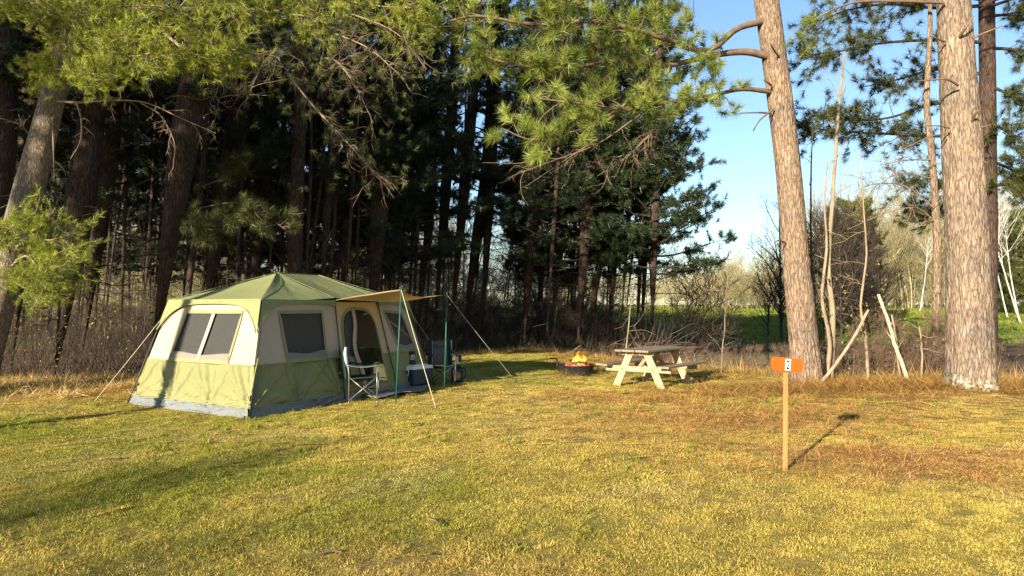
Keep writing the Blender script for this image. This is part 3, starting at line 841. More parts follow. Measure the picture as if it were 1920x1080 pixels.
for k, (pts, r0, ns, sl) in enumerate(B1):
    bough(tw, PP(pts), r0, .012, C, D, TN, ns, sl, 2, 300 + k, .62, .24 if k < 4 else .5)
# bare inner twigs
for k, pts in enumerate([[(1445, 212, 14.5), (1420, 211, 14.3), (1388, 212, 14.1)], [(1450, 205, 14.4), (1425, 225, 14.2), (1412, 246, 14.1)], [(1462, 108, 14.4), (1450, 92, 14.1), (1445, 82, 13.9)],
                         [(1446, 160, 14.4), (1440, 155, 14.2), (1432, 150, 14.1)], [(1472, 455, 14.4), (1462, 451, 14.2), (1455, 452, 14.1)], [(1120, 260, 12.4), (1060, 300, 12.2), (985, 350, 12)], [(1080, 230, 12.3), (1000, 300, 12.1), (905, 305, 11.9)]]):
    if k < 5:
        t2 = Twigs(); t2.tube(bez(PP(pts), 10), .022, .010, 6); m2 = t2.mesh('branch_stub'); m2.transform(Matrix.Translation(-Vector(b0))); link('branch_stub', m2, MAT['limb'], e)
    else: tw.tube(bez(PP(pts), 10), .012, .003, 6)
dead_bough(tw, PP([(1280, 190, 13.4), (1230, 240, 13.1), (1180, 290, 12.9), (1120, 330, 12.7)]), .02, .004, 18, .7, 88)
dead_bough(tw, PP([(1200, 215, 12.8), (1120, 270, 12.5), (1040, 300, 12.2), (960, 330, 12.0)]), .018, .004, 16, .6, 89)
# upper crown, outside the frame
for k in range(26):
    g2 = np.random.default_rng(900 + k); z = g2.uniform(8.6, 16); az = k * 2.4
    bx = np.interp(z, [7, 16], [b0[0] - .7, b0[0] - 1.4])
    L = 2.6 * (1 - .06 * (z - 8)); p0 = np.array([bx, b0[1], z])
    dv = np.array([math.cos(az), math.sin(az), .2])
    bough(tw, [p0, p0 + dv * L * .5, p0 + dv * L + [0, 0, .2]], .04, .01, C, D, TN, 8, .6, 2, 950 + k, .6)
finish_tree(e, tw, C, D, TN, MAT['limb'], MAT['needle_bright'], 72, .21, .0078, .12, 31, (15, 75), .03)

# R2: big pine at right
d2 = 13.3
b0 = P(1822, 742, d2); b0[2] = float(gh(b0[0], b0[1]))
e = empty('pine_tree', b0, 'massive sunlit grey pine trunk with lichen at its foot, far right', 'pine tree')
R2path = [b0 - [0, 0, .1], P(1819, 640, d2), P(1812, 430, d2), P(1801, 220, d2), P(1788, 0, d2), P(1775, -200, d2), P(1765, -600, d2)]
lit_trunk(e, R2path, np.array([98, 92, 82, 75, 65, 56, 30]) * d2 / FPX / 2, 124, 420, MAT['bark_grey'], .075, 5, .12)
tw = Twigs(); C, D, TN = [], [], []
for k, (pts, r) in enumerate([
        ([(1800, 68, 13.0), (1812, 50, 12.8), (1826, 30, 12.75)], .03), ([(1822, 72, 13.1), (1850, 60, 12.9), (1880, 48, 12.7)], .024),
        ([(1797, 160, 12.9), (1775, 148, 12.7), (1745, 150, 12.6), (1722, 152, 12.5)], .022), ([(1822, 228, 13.0), (1830, 212, 12.8), (1838, 206, 12.7)], .028),
        ([(1780, 240, 13.0), (1760, 236, 12.8), (1738, 236, 12.6)], .016), ([(1775, 250, 13.0), (1740, 258, 12.8), (1692, 280, 12.6)], .014),
        ([(1772, 78, 13.1), (1745, 68, 12.8)], .02), ([(1842, 302, 13.1), (1852, 306, 12.9)], .02), ([(1836, 240, 13.1), (1858, 234, 12.9)], .016)]):
    t2 = Twigs(); t2.tube(bez(PP(pts), 9), r, r * .45, 7); m2 = t2.mesh('branch_stub'); m2.transform(Matrix.Translation(-Vector(b0))); link('branch_stub', m2, MAT['limb'], e)
for k, pts in enumerate([[(1770, 5, 13.1), (1680, 2, 12.8), (1600, 5, 12.6), (1530, 35, 12.4), (1500, 70, 12.3)]]):
    bough(tw, PP(pts), .03, .006, C, D, TN, 8, .4, 1, 330 + k, .3, .5)
for k in range(26):
    g2 = np.random.default_rng(700 + k); z = g2.uniform(8.2, 15); az = k * 2.4
    p0 = np.array([b0[0] - .45, b0[1], z]); L = 2.5; dv = np.array([math.cos(az), math.sin(az), .2])
    bough(tw, [p0, p0 + dv * L * .5, p0 + dv * L + [0, 0, .2]], .04, .01, C, D, TN, 8, .6, 2, 750 + k, .55)
finish_tree(e, tw, C, D, TN, MAT['limb'], MAT['needle_bright'], 50, .17, .006, .14, 32)
# R3: dark pine behind the big trunk, boughs to both sides
d3 = 17.5
b0 = P(1850, 690, d3); b0[2] = float(gh(b0[0], b0[1]))
e = empty('pine_tree', b0, 'dark pine standing just behind the massive grey trunk, boughs spread both ways', 'pine tree')
lit_trunk(e, [b0 - [0, 0, .1], P(1853, 450, d3), P(1852, 200, d3), P(1850, 0, d3), P(1848, -300, d3)], np.array([40, 36, 33, 31, 20]) * d3 / FPX / 2, 26, 80, MAT['bark_dark'], .06, 9)
tw = Twigs(); C, D, TN = [], [], []
for k, (pts, ns) in enumerate([
        ([(1850, 10, 17.5), (1760, 15, 17.2), (1660, 8, 16.9), (1570, 25, 16.6), (1520, 60, 16.4)], 20), ([(1850, 80, 17.5), (1760, 75, 17), (1660, 80, 16.7), (1580, 95, 16.4), (1500, 105, 16.2)], 24),
        ([(1850, 140, 17.5), (1760, 130, 17.9), (1680, 150, 18.2), (1610, 165, 18.4)], 18), ([(1850, 190, 17.5), (1750, 195, 17.2), (1670, 220, 17), (1600, 225, 16.8), (1520, 215, 16.6)], 22),
        ([(1850, 255, 17.5), (1750, 255, 17.1), (1650, 250, 16.8), (1560, 245, 16.5), (1500, 235, 16.3)], 24), ([(1850, 340, 17.5), (1790, 345, 17.1), (1740, 335, 17), (1690, 360, 16.8)], 12),
        ([(1850, 380, 17.5), (1790, 390, 17.9), (1735, 395, 18.2), (1690, 400, 18.4)], 16),
        ([(1855, 30, 17.5), (1900, 25, 17.2), (1960, 10, 17)], 14), ([(1855, 90, 17.5), (1910, 95, 17.2), (1970, 120, 17)], 14), ([(1855, 160, 17.5), (1900, 180, 16.9), (1950, 200, 16.6)], 14),
        ([(1855, 230, 17.5), (1895, 250, 17), (1950, 290, 16.6)], 16), ([(1855, 350, 17.5), (1890, 345, 17.1), (1940, 340, 16.8)], 14), ([(1855, 300, 17.5), (1900, 320, 18), (1960, 360, 18.4)], 14)]):
    bough(tw, PP(pts), .045, .008, C, D, TN, int(ns * 1.6), .85, 4, 400 + k, .42, .25)
for k in range(22):
    g2 = np.random.default_rng(800 + k); z = g2.uniform(8.6, 15); az = k * 2.4
    p0 = np.array([b0[0], b0[1], z]); L = 2.8; dv = np.array([math.cos(az), math.sin(az), .2])
    bough(tw, [p0, p0 + dv * L * .5, p0 + dv * L + [0, 0, .2]], .04, .01, C, D, TN, 8, .6, 2, 850 + k, .4)
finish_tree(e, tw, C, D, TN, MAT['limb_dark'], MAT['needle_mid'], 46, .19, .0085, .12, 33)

# R4: slim pine between the two
d4 = 15.6
b0 = P(1757, 706, d4); b0[2] = float(gh(b0[0], b0[1]))
e = empty('pine_tree', b0, 'slim sunlit pine stem just left of the massive grey trunk', 'pine tree')
lit_trunk(e, [b0 - [0, 0, .1], P(1756, 600, d4), P(1757, 450, d4), P(1748, 300, d4), P(1738, 190, d4), P(1744, 60, d4), P(1742, -80, d4)], np.array([19, 17, 16, 14, 12, 10, 6]) * d4 / FPX / 2, 22, 130, MAT['bark_lit'], .06, 2, .2)
tw = Twigs()
for k, pts in enumerate([[(1757, 395, d4), (1700, 350, d4 - .3), (1640, 345, d4 - .5), (1600, 360, d4 - .6)], [(1750, 335, d4), (1690, 325, d4 - .4), (1650, 345, d4 - .6), (1632, 358, d4 - .7)],
                         [(1757, 420, d4), (1720, 390, d4 - .3), (1660, 400, d4 - .6), (1590, 430, d4 - .8)], [(1750, 300, d4), (1700, 300, d4 - .4), (1650, 310, d4 - .7)]]):
    dead_bough(tw, PP(pts), .018, .004, 16, .8, 500 + k, .02)
finish_tree(e, tw, [], [], [], MAT['twig_dead'], None, 1, 1, 1, 1, 0)

# T1: pale leaning trunk at left with short yellow-green needles
dl = 13.4
b0 = P(-50, 735, dl); b0[2] = float(gh(b0[0], b0[1]))
e = empty('pine_tree', b0, 'pale scaly leaning trunk at left with bright yellow green needles', 'pine tree')
lit_trunk(e, [b0 - [0, 0, .1], P(-22, 640, dl), P(20, 480, dl), P(58, 340, dl), P(97, 190, dl), P(135, 60, dl), P(190, -140, dl), P(230, -400, dl)], np.array([68, 66, 62, 58, 48, 40, 30, 12]) * dl / FPX / 2, 40, 160, MAT['bark_scaly'], .06, 7, .12)
tw = Twigs(); C, D, TN = [], [], []
BL = [
    ([(110, 130, 13.3), (160, 90, 12.6), (230, 60, 11.9), (310, 50, 11.2), (390, 60, 10.7)], 58, 1.0), ([(120, 100, 13.3), (130, 40, 12.4), (170, 20, 11.5), (260, 10, 10.8), (350, 15, 10.3)], 58, 1.0),
    ([(105, 165, 13.3), (90, 140, 12.3), (110, 130, 11.4), (160, 135, 10.8), (210, 150, 10.4)], 46, .55), ([(130, 60, 13.2), (90, 20, 12.2), (60, 5, 11.2), (20, 10, 10.6)], 40, .7),
    ([(150, 20, 13.2), (220, -25, 12.4), (320, -40, 11.6), (420, -10, 11.0), (470, 30, 10.6)], 48, .9), ([(300, 55, 11.4), (350, 95, 11.0), (400, 110, 10.8), (440, 95, 10.6)], 34, .6),
    ([(200, 70, 12.2), (190, 100, 11.2), (250, 105, 10.6), (300, 95, 10.3)], 40, .7),
    ([(175, -40, 13.2), (330, -60, 12.2), (480, -40, 11.6), (600, -10, 11.2), (700, 10, 11.0), (790, 15, 10.8)], 72, .8), ([(330, -60, 12.2), (450, 10, 11.8), (540, 25, 11.6), (640, 40, 11.4)], 36, .5),
    ([(25, 470, 13.1), (60, 440, 12.4), (90, 450, 12.0), (130, 440, 11.8)], 24, .6), ([(20, 500, 13.0), (50, 480, 12.3), (80, 510, 11.9), (120, 520, 11.7)], 38, .75), ([(15, 520, 13.0), (30, 530, 12.4), (60, 545, 12.0), (100, 545, 11.8)], 24, .6), ([(20, 480, 13.0), (10, 440, 12.2), (30, 420, 11.8), (70, 405, 11.6)], 26, .4),
]
for k, (pts, ns, sl) in enumerate(BL):
    bough(tw, PP(pts), .03, .006, C, D, TN, ns, sl, 7, 600 + k, .58 if k < 9 else .5, .2, .45, .2, .007, .09)
# dead limbs and hanging twigs
dead_bough(tw, PP([(105, 190, 13.3), (150, 192, 13.0), (215, 188, 12.7), (275, 193, 12.4), (340, 222, 12.1), (405, 250, 11.9)]), .022, .006, 12, .5, 71)
dead_bough(tw, PP([(262, 192, 12.5), (300, 215, 12.3), (318, 245, 12.2), (328, 275, 12.1), (325, 305, 12.1)]), .012, .004, 10, .35, 72)
dead_bough(tw, PP([(143, 192, 13.0), (152, 225, 12.8), (150, 265, 12.7), (132, 298, 12.6)]), .018, .006, 6, .3, 73)
dead_bough(tw, PP([(60, 260, 13.2), (40, 235, 12.9), (15, 225, 12.6), (-10, 220, 12.5)]), .012, .004, 6, .4, 74)
dead_bough(tw, PP([(98, 220, 13.1), (100, 280, 12.9), (101, 340, 12.9)]), .016, .006, 5, .3, 75)
dead_bough(tw, PP([(240, 110, 12.0), (265, 140, 11.6), (280, 165, 11.4)]), .025, .01, 8, .5, 76)
finish_tree(e, tw, C, D, TN, MAT['twig_dead'], MAT['needle_yellow'], 32, .095, .006, .12, 34, (15, 65), .0)

# T9: pine whose brown twiggy boughs hang over the tent (upper centre left)
db = 17.0
b0 = P(545, 690, 19.5); b0[2] = 0.0
e = empty('pine_tree', b0, 'pine behind the tent with brown twiggy half dead boughs overhead', 'pine tree')
lit_trunk(e, [b0 - [0, 0, .1], P(552, 500, 19.5), P(562, 200, 19.5), P(570, -100, 19.5), P(575, -400, 19.5)], np.array([34, 31, 27, 22, 10]) * 19.5 / FPX / 2, 24, 60, MAT['bark_dark'], .06, 4)
tw = Twigs(); C, D, TN = [], [], []
for k, (pts, ns, sl) in enumerate([
        ([(568, 60, 19.4), (500, 80, 17.5), (430, 120, 15.5), (400, 190, 14.5)], 40, 1.0), ([(568, 100, 19.4), (540, 90, 17), (500, 110, 15), (460, 190, 13.8)], 40, .9),
        ([(568, 40, 19.4), (620, 60, 17.5), (690, 90, 16), (760, 150, 15)], 40, 1.0), ([(568, 120, 19.4), (620, 110, 17), (660, 150, 15.4), (700, 230, 14.6)], 40, .9),
        ([(566, 160, 19.4), (550, 150, 17.5), (580, 190, 15.6), (640, 255, 14.6), (690, 310, 14.2), (715, 335, 14.1)], 40, .7), ([(568, 0, 19.4), (640, 20, 18), (740, 60, 17), (800, 130, 16.4)], 34, 1.0),
        ([(568, 20, 19.4), (480, 30, 18), (420, 60, 16.4), (370, 120, 15.6)], 30, .9)]):
    dead_bough(tw, PP(pts), .032, .006, int(ns * 1.2), sl * 1.0, 640 + k, -.06)
    g2 = np.random.default_rng(660 + k); pp = bez(PP(pts), 30)
    for t in range(125):
        C.append(pp[g2.integers(4, 30)] + g2.normal(0, .5, 3) * [1, 1, .7] + [0, 0, .15]); D.append(g2.normal(0, 1, 3)); TN.append(g2.uniform(.2, .8))
finish_tree(e, tw, C, D, TN, MAT['twig_dead'], MAT['needle_olive'], 40, .14, .007, .1, 35)

# low pine bough with tufts left of the tent peak
b0 = P(345, 690, 17.2); b0[2] = 0.0
e = empty('pine_tree', b0, 'young pine with low green tufts above the tent\'s left roof slope', 'pine tree')
lit_trunk(e, [b0 - [0, 0, .1], P(352, 560, 17.2), P(372, 400, 17.2), P(385, 250, 17.2), P(392, 120, 17.2)], np.array([15, 13, 11, 8, 4]) * 17.2 / FPX / 2, 16, 50, MAT['bark_dark'], .05, 4)
tw = Twigs(); C, D, TN = [], [], []
for k, (pts, ns) in enumerate([([(368, 430, 17.2), (370, 430, 16.2), (375, 425, 15.2), (350, 420, 14.6)], 16), ([(370, 410, 17.2), (410, 400, 16), (440, 410, 15), (480, 400, 14.6)], 18),
                               ([(374, 390, 17.2), (440, 380, 16), (490, 400, 15.2), (535, 430, 14.8)], 18), ([(366, 440, 17.2), (400, 440, 16), (420, 445, 15.4)], 12), ([(376, 350, 17.2), (430, 330, 16.4), (470, 300, 15.8)], 12)]):
    bough(tw, PP(pts), .022, .005, C, D, TN, ns, .42, 2, 680 + k, .35, .35)
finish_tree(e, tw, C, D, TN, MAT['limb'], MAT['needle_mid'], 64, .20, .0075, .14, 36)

# ---- bare trees, saplings, brush
BARE = [bare_plant(200 + i, H, r, lean, kids, spread, .05, 9, st) for i, (H, r, lean, kids, spread, st) in enumerate([
    (5.2, .028, .10, (12, 5, 3), .75, .15), (4.4, .022, -.08, (12, 5, 3), .8, .1), (6.0, .035, .14, (13, 5, 3), .7, .2), (3.2, .014, .2, (10, 5, 3), .85, .08), (2.2, .010, 0.0, (12, 6, 3), .95, .03)])]
for me_ in BARE: me_.materials.append(MAT['twig_grey'])
def bare_tree(x, y, var, sc, label, group, name='sapling', cat='sapling', mat_=None, meshes=None):
    e = empty(name, (x, y, float(gh(x, y)) - .03), label, cat, group, (0, 0, gg.uniform(0, 6.28)), sc)
    me_ = (meshes or BARE)[var]
    if not me_.materials: me_.materials.append(MAT['twig_grey'])
    c = link('branches', me_, None, e)
    if mat_:
        c.material_slots[0].link = 'OBJECT'; c.material_slots[0].material = mat_
    return e
for k in range(86):
    pxx = gg.uniform(-30, 1330) if k < 58 else gg.uniform(820, 1260); d = gg.uniform(17, 27) if pxx < 800 else gg.uniform(26, 34)
    p = P(pxx, 600, d)
    if p[1] < edge(p[0]) + .6: continue
    bare_tree(p[0], p[1], k % 5, gg.uniform(.6, 1.15), 'thin leafless sapling tangled in the undergrowth between the pines', 'saplings under the pines', mat_=MAT['twig_dark'] if k % 3 == 0 else MAT['undergrowth'])
# undergrowth stems crossing the view at the wood edge
tw = Twigs(); g2 = np.random.default_rng(61)
for k in range(3000):
    pxx = g2.uniform(-80, 1345)
    x_ = (pxx - 960) / FPX * 20
    d = float(edge(x_)) + abs(g2.normal(0, 3.5)) + .2 if pxx < 1250 else g2.uniform(24, 30)
    x_ = (pxx - 960) / FPX * d
    if d < edge(x_) + .1: continue
    L = g2.uniform(.3, 1.5) * (1 if g2.uniform() < .8 else 1.7)
    sp, _ = wob((x_, d, float(gh(x_, d))), [g2.normal(.15, .35), g2.normal(0, .35), 1], L, 4, g2, .16, -.02)
    tw.tube(sp, g2.uniform(.004, .009), .002, 3)
o = link('undergrowth', tw.mesh('undergrowth'), MAT['undergrowth']); tag(o, 'tangle of dry leafless undergrowth stems along the wood edge', 'undergrowth', kind='stuff')
# few small yellow-green leaf buds on the left undergrowth
g2 = np.random.default_rng(62)
C = []
for k in range(240):
    pxx = g2.uniform(0, 260); d = g2.uniform(15.2, 18); C.append(P(pxx, 0, d) * [1, 1, 0] + [0, 0, g2.uniform(.1, 1.6)])
for k in range(200):
    pxx = g2.uniform(1530, 1760); d = g2.uniform(14.4, 16); C.append(P(pxx, 0, d) * [1, 1, 0] + [0, 0, g2.uniform(.2, 2.6)])
v, t, tn = needles(C, g2.normal(0, 1, (len(C), 3)), 3, .05, .02, .028, (20, 90), 0, None, 6)
o = link('leaf_buds', tri_mesh('leaf_buds', v, t, tn), MAT['leaf_bud']); tag(o, 'first small yellow green leaves on the undergrowth stems', 'leaf buds', kind='stuff')

# lit leafless woodland far behind the pines
BIG = [bare_plant(220 + i, H, r, 0, kids, .62, .06, 9, .2, .12, .05, .006) for i, (H, r, kids) in enumerate([(9, .08, (16, 6, 3)), (7.5, .06, (16, 6, 3)), (6, .05, (18, 6, 3)), (10.5, .09, (17, 6, 3))])]
BUSH = [bare_plant(230 + i, 3.2, .02, 0, (22, 6, 3), .75, .06, 5, .0, .2, .12, .006) for i in range(3)]
src_tan = [source('far_bare_tree', me_.copy(), None) for me_ in BIG] ; src_bush = [source('far_bush', me_.copy(), None) for me_ in BUSH]
for s_ in src_tan + src_bush: s_.data.materials.append(MAT['twig_tan'])
def wood(name, pts, sc, srcs, label, cat):
    n_ = len(pts)
    o = scatter(name, np.column_stack([pts, gh(pts[:, 0], pts[:, 1]) - .05]), np.column_stack([np.zeros((n_, 2)), gg.uniform(0, 6.28, n_)]), sc, np.ones((n_, 3)), srcs)
    tag(o, label, cat, kind='stuff')
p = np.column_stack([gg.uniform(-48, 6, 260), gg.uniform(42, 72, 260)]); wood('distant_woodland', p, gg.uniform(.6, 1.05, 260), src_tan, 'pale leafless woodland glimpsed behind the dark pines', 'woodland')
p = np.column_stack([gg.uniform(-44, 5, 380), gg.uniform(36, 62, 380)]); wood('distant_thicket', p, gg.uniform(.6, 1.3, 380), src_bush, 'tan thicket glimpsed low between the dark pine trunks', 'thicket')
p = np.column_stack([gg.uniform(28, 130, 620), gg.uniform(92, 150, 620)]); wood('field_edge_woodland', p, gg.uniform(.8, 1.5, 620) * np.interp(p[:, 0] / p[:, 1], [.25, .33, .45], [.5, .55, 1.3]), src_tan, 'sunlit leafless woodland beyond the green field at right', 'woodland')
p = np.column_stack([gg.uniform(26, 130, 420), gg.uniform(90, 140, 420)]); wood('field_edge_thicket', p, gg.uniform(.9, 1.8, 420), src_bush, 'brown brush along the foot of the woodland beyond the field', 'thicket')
p = np.column_stack([gg.uniform(10, 60, 160), gg.uniform(150, 200, 160)]); wood('farthest_woodland', p, gg.uniform(.6, 1.0, 160), src_tan, 'pale low woodland at the far end of the field by the sky gap', 'woodland')

# bank of brush between lawn and pond
src_brush = [source('brush', me_.copy(), None) for me_ in BUSH]
for s_ in src_brush: s_.data.materials.append(simple('brown_brush', (.2, .13, .08), (.11, .075, .05), 2, .9))
p = np.column_stack([gg.uniform(3, 9, 120), gg.uniform(0, 1, 120)]); p[:, 1] = edge(p[:, 0]) + .8 + gg.uniform(0, 7, 120); 
wood('bank_brush', p, gg.uniform(.1, .22, 120), src_brush, 'low brown brush on the bank between lawn and pond', 'brush')
p = np.column_stack([gg.normal(8.1, .8, 30), gg.normal(15.2, .35, 30)]); wood('pine_foot_brush', p, gg.uniform(.2, .42, 30), src_brush, 'reddish brush between the two sunlit pine trunks', 'brush')
p = np.column_stack([gg.uniform(8, 42, 150), gg.uniform(44.3, 46.5, 150)]); wood('far_bank_brush', p, gg.uniform(.1, .24, 150), src_brush, 'brown brush along the far bank of the pond', 'brush')

src_dark = [source('dark_brush', me_.copy(), None) for me_ in BUSH]
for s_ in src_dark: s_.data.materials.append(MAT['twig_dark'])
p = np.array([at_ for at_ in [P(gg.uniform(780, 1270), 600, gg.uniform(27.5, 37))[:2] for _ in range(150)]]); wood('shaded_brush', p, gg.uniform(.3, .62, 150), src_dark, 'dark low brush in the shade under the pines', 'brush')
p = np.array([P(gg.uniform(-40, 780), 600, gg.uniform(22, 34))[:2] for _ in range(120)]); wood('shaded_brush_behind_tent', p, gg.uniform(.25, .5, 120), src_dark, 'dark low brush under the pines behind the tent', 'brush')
# individual trees on the right
ROUND = [bare_plant(240 + i, 7.6, .10, 0, (30, 8, 4), .62, .05, 9, .06, .22, .05, .006) for i in range(2)]
def at_px(pxx, d): return P(pxx, 600, d)[:2]
x_, y_ = at_px(1465, 48); bare_tree(x_, y_, 0, 1.1, 'round leafless grey tree against the sky left of the leaning pine', None, 'bare_tree', 'bare tree', MAT['twig_dark'], ROUND)
x_, y_ = at_px(1560, 48); bare_tree(x_, y_, 1, 1.05, 'dark leafless tree right of the leaning pine', None, 'bare_tree', 'bare tree', MAT['twig_dark'], ROUND)
for pxx, d, sc in ((1530, 47, .95), (1600, 49, 1.0), (1640, 50, .95)):
    x_, y_ = at_px(pxx, d); bare_tree(x_, y_, int(pxx) % 2, sc * .8, {1530: 'leftmost', 1600: 'middle', 1640: 'rightmost'}[pxx] + ' of three dark leafless shrubs beyond the pond', 'dark shrubs beyond the pond', 'bare_shrub', 'shrub', MAT['twig_dark'], ROUND)
def far_evergreen(pxx, d, H, var, mat_, label):
    x_, y_ = at_px(pxx, d)
    e = empty('evergreen_tree', (x_, y_, float(gh(x_, y_)) - .1), label, 'evergreen tree', None, (0, 0, gg.uniform(0, 6)), H / 16)
    link('trunk', trunk_mesh([(0, 0, 0), (0, 0, 5), (0, 0, 10), (0, 0, 15)], [.3, .25, .15, .05], 12, .05, 1, 16, .2), MAT['bark_dark'], e)
    for nm, me_ in zip(('limbs', 'crown'), FARC):
        c = link(nm, me_, None, e)
        if nm == 'crown': c.material_slots[0].link = 'OBJECT'; c.material_slots[0].material = mat_
FARC = pine_crown(130, 16, .8, 5.2, 100, 24, .5, .06, 0, 7, .35, 1.2, .25, True)
FARC[0].materials.append(MAT['limb_dark']); FARC[1].materials.append(MAT['needle_olive'])
far_evergreen(1600, 56, 9.2, 0, MAT['needle_olive'], 'rounded olive evergreen above the dark shrubs right of the leaning pine')
far_evergreen(1905, 75, 10, 0, MAT['needle_olive'], 'olive evergreen at the right edge beyond the field')
for k, (pxx, d, sc) in enumerate([(1255, 27.5, 1.25), (1292, 28.5, 1.35), (1325, 29.5, 1.3), (1352, 31, 1.0), (1275, 31, 1.5), (1225, 29, 1.2)]):
    x_, y_ = at_px(pxx, d); bare_tree(x_, y_, k % 3, sc, 'dark dense leafless bush behind the picnic table', 'dark bushes behind the picnic table', 'bare_shrub', 'shrub', MAT['twig_dark'], BUSH)
for k, (pxx, d, sc) in enumerate([(1440, 50, .62), (1480, 52, .8), (1500, 47, .9), (1548, 50, 1.05), (1578, 46, .85), (1622, 52, 1.0), (1655, 49, .75)]):
    x_, y_ = at_px(pxx, d); bare_tree(x_, y_, k % 2, sc, 'dark leafless tree in the tangled thicket beyond the pond by the leaning pine', 'tangled thicket beyond the pond', 'bare_tree', 'bare tree', MAT['twig_dark'], ROUND)
BIR = [bare_plant(250 + i, 11, .085, le, (14, 5, 2), .5, .05, 9, .45, .15, .035, .008) for i, le in enumerate((0.0, .12, -.25, -.4))]
BL_ = ['leftmost white birch beyond the field, right of the thin sapling', 'second white birch from the left beyond the field', 'white birch beyond the field above the thick pale dead branch', 'white birch beyond the field left of the slim pine', 'white birch beyond the field close behind the slim pine stem', 'white birch beyond the field hidden in part by the massive trunk',
       'straight white birch just right of the massive grey trunk', 'leaning white birch second from the massive trunk on the right', 'white birch leaning strongly at the right edge', 'slender white birch behind the leaning one at the right edge', 'small distant white birch right of the massive trunk', 'leaning white birch crossing others left of the slim pine']
for k, (pxx, d, var, sc, rz) in enumerate([(1640, 105, 0, .85, 0), (1662, 100, 1, .9, 1), (1690, 106, 0, .8, 2), (1705, 102, 1, 1, 3), (1730, 104, 1, .85, .4), (1765, 106, 0, .9, 2), (1868, 62, 0, 1.0, 1), (1890, 70, 2, .95, 0), (1915, 60, 3, .95, 0), (1912, 64, 2, .9, .2), (1885, 85, 1, .9, 3), (1725, 84, 2, .8, 3.4)]):
    x_, y_ = at_px(pxx, d)
    e = bare_tree(x_, y_, var, sc, BL_[k], 'birches beyond the field', 'birch_tree', 'birch', MAT['birch'], BIR)
    e.rotation_euler = (0, 0, rz)
far = [(1345, 100, .55), (1375, 110, .6), (1400, 105, .6), (1425, 112, .6), (1390, 120, .7), (1360, 125, .7)]
FL_ = ['leftmost', 'second from left', 'fourth from left', 'rightmost', 'third from left and farthest', 'tallest left']
for k_, (pxx, d, sc) in enumerate(far):
    x_, y_ = at_px(pxx, d); bare_tree(x_, y_, int(pxx) % 4, sc * 1.2, FL_[k_] + ' pale spring tree at the far end of the field', 'pale trees at the far field end', 'bare_tree', 'bare tree', MAT['twig_tan'], BIG)

# slender stems and leaning deadwood between the two sunlit trunks
def stem(name, pts, r0, r1, label, cat, mat_=MAT['twig_dead'], kids=6, kl=.5, seed=1, group=None, k=8):
    pp = bez(PP(pts), 24); tw = Twigs(); g2 = np.random.default_rng(seed)
    pp[1:-1] += np.cumsum(g2.normal(0, .006, (22, 3)), 0) * np.sin(np.linspace(0, math.pi, 22))[:, None]
    base = pp[0].copy()
    tw.tube(pp - base, r0, r1, k)
    e = empty(name, base, label, cat, group)
    if kids > 6:
        link('stem', tw.mesh('stem'), mat_, e); tw = Twigs()
    if kids:
        for q_ in range(kids):
            i_ = g2.integers(5, 23); sp, sd = wob(pp[i_] - base, g2.normal(0, .7, 3) + [0, 0, .35], kl * g2.uniform(.4, 1.3), 6, g2, .2, .0)
            tw.tube(sp, r1 * .7, .003, 4)
            for t in range(3):
                s2, _ = wob(sp[g2.integers(1, 6)], sd + g2.normal(0, .8, 3), kl * g2.uniform(.2, .5), 3, g2, .2, .02); tw.tube(s2, .004, .002, 3)
    nm = 'twigs' if kids > 6 else 'stem'
    c = link(nm, tw.mesh(nm), mat_, e)
    if kids > 6: c['kind'] = 'stuff'
    return e
pale = simple('pale_stem_bark', (.33, .255, .165), (.16, .12, .08), 7, .85, .4, 30, (1, 1, .4))
stem('bare_tree', [(1556, 722, 15.2), (1562, 600, 15.2), (1556, 500, 15.2), (1566, 340, 15.2), (1574, 200, 15.2), (1584, 97, 15.2)], .07, .02, 'pale broken topped leafless stem right of the leaning pine', 'bare tree', pale, 8, .9, 11)
stem('bare_tree', [(1549, 715, 15.0), (1556, 640, 15.0), (1542, 560, 15.0), (1550, 470, 15.0), (1546, 380, 15.0), (1552, 300, 15.0)], .05, .012, 'crooked thin leafless stem hugging the pale broken stem', 'bare tree', pale, 6, .8, 12)
stem('bare_tree', [(1629, 726, 14.6), (1622, 640, 14.6), (1611, 570, 14.6), (1620, 480, 14.6), (1616, 380, 14.6), (1614, 280, 14.6)], .036, .008, 'thin leafless sapling midway between the two sunlit pine trunks', 'sapling', pale, 10, .7, 13)
stem('bare_tree', [(1540, 690, 16.0), (1528, 580, 16.0), (1524, 450, 16), (1522, 340, 16.0), (1524, 240, 16)], .03, .012, 'dark thin stem close behind the leaning pine', 'sapling', MAT['twig_dark'], 4, .6, 14)
stem('leaning_branch', [(1532, 727, 14.1), (1570, 680, 14.15), (1600, 630, 14.2), (1628, 582, 14.3)], .034, .026, 'grey dead branch leaning from the pine foot up to the right', 'dead branch', simple('grey_deadwood', (.36, .28, .2), (.24, .18, .12), 6, .9, .5, 40), 1, .3, 15)
stem('leaning_branch', [(1707, 728, 14.0), (1685, 660, 14.1), (1668, 610, 14.2), (1647, 552, 14.3)], .04, .03, 'thick pale dead branch leaning left in the brush', 'dead branch', simple('pale_deadwood', (.5, .4, .27), (.32, .24, .16), 6, .9, .5, 40), 2, .35, 16)
stem('leaning_branch', [(1690, 728, 14.4), (1680, 640, 14.4), (1672, 590, 14.5)], .022, .015, 'short thin dead stick beside the thick pale branch', 'dead branch', pale, 2, .3, 17)
stem('dead_stake', [(1727, 728, 14.2), (1728, 670, 14.2), (1724, 612, 14.2)], .022, .014, 'short upright dead stem left of the slim pine', 'dead stem', pale, 4, .35, 18)
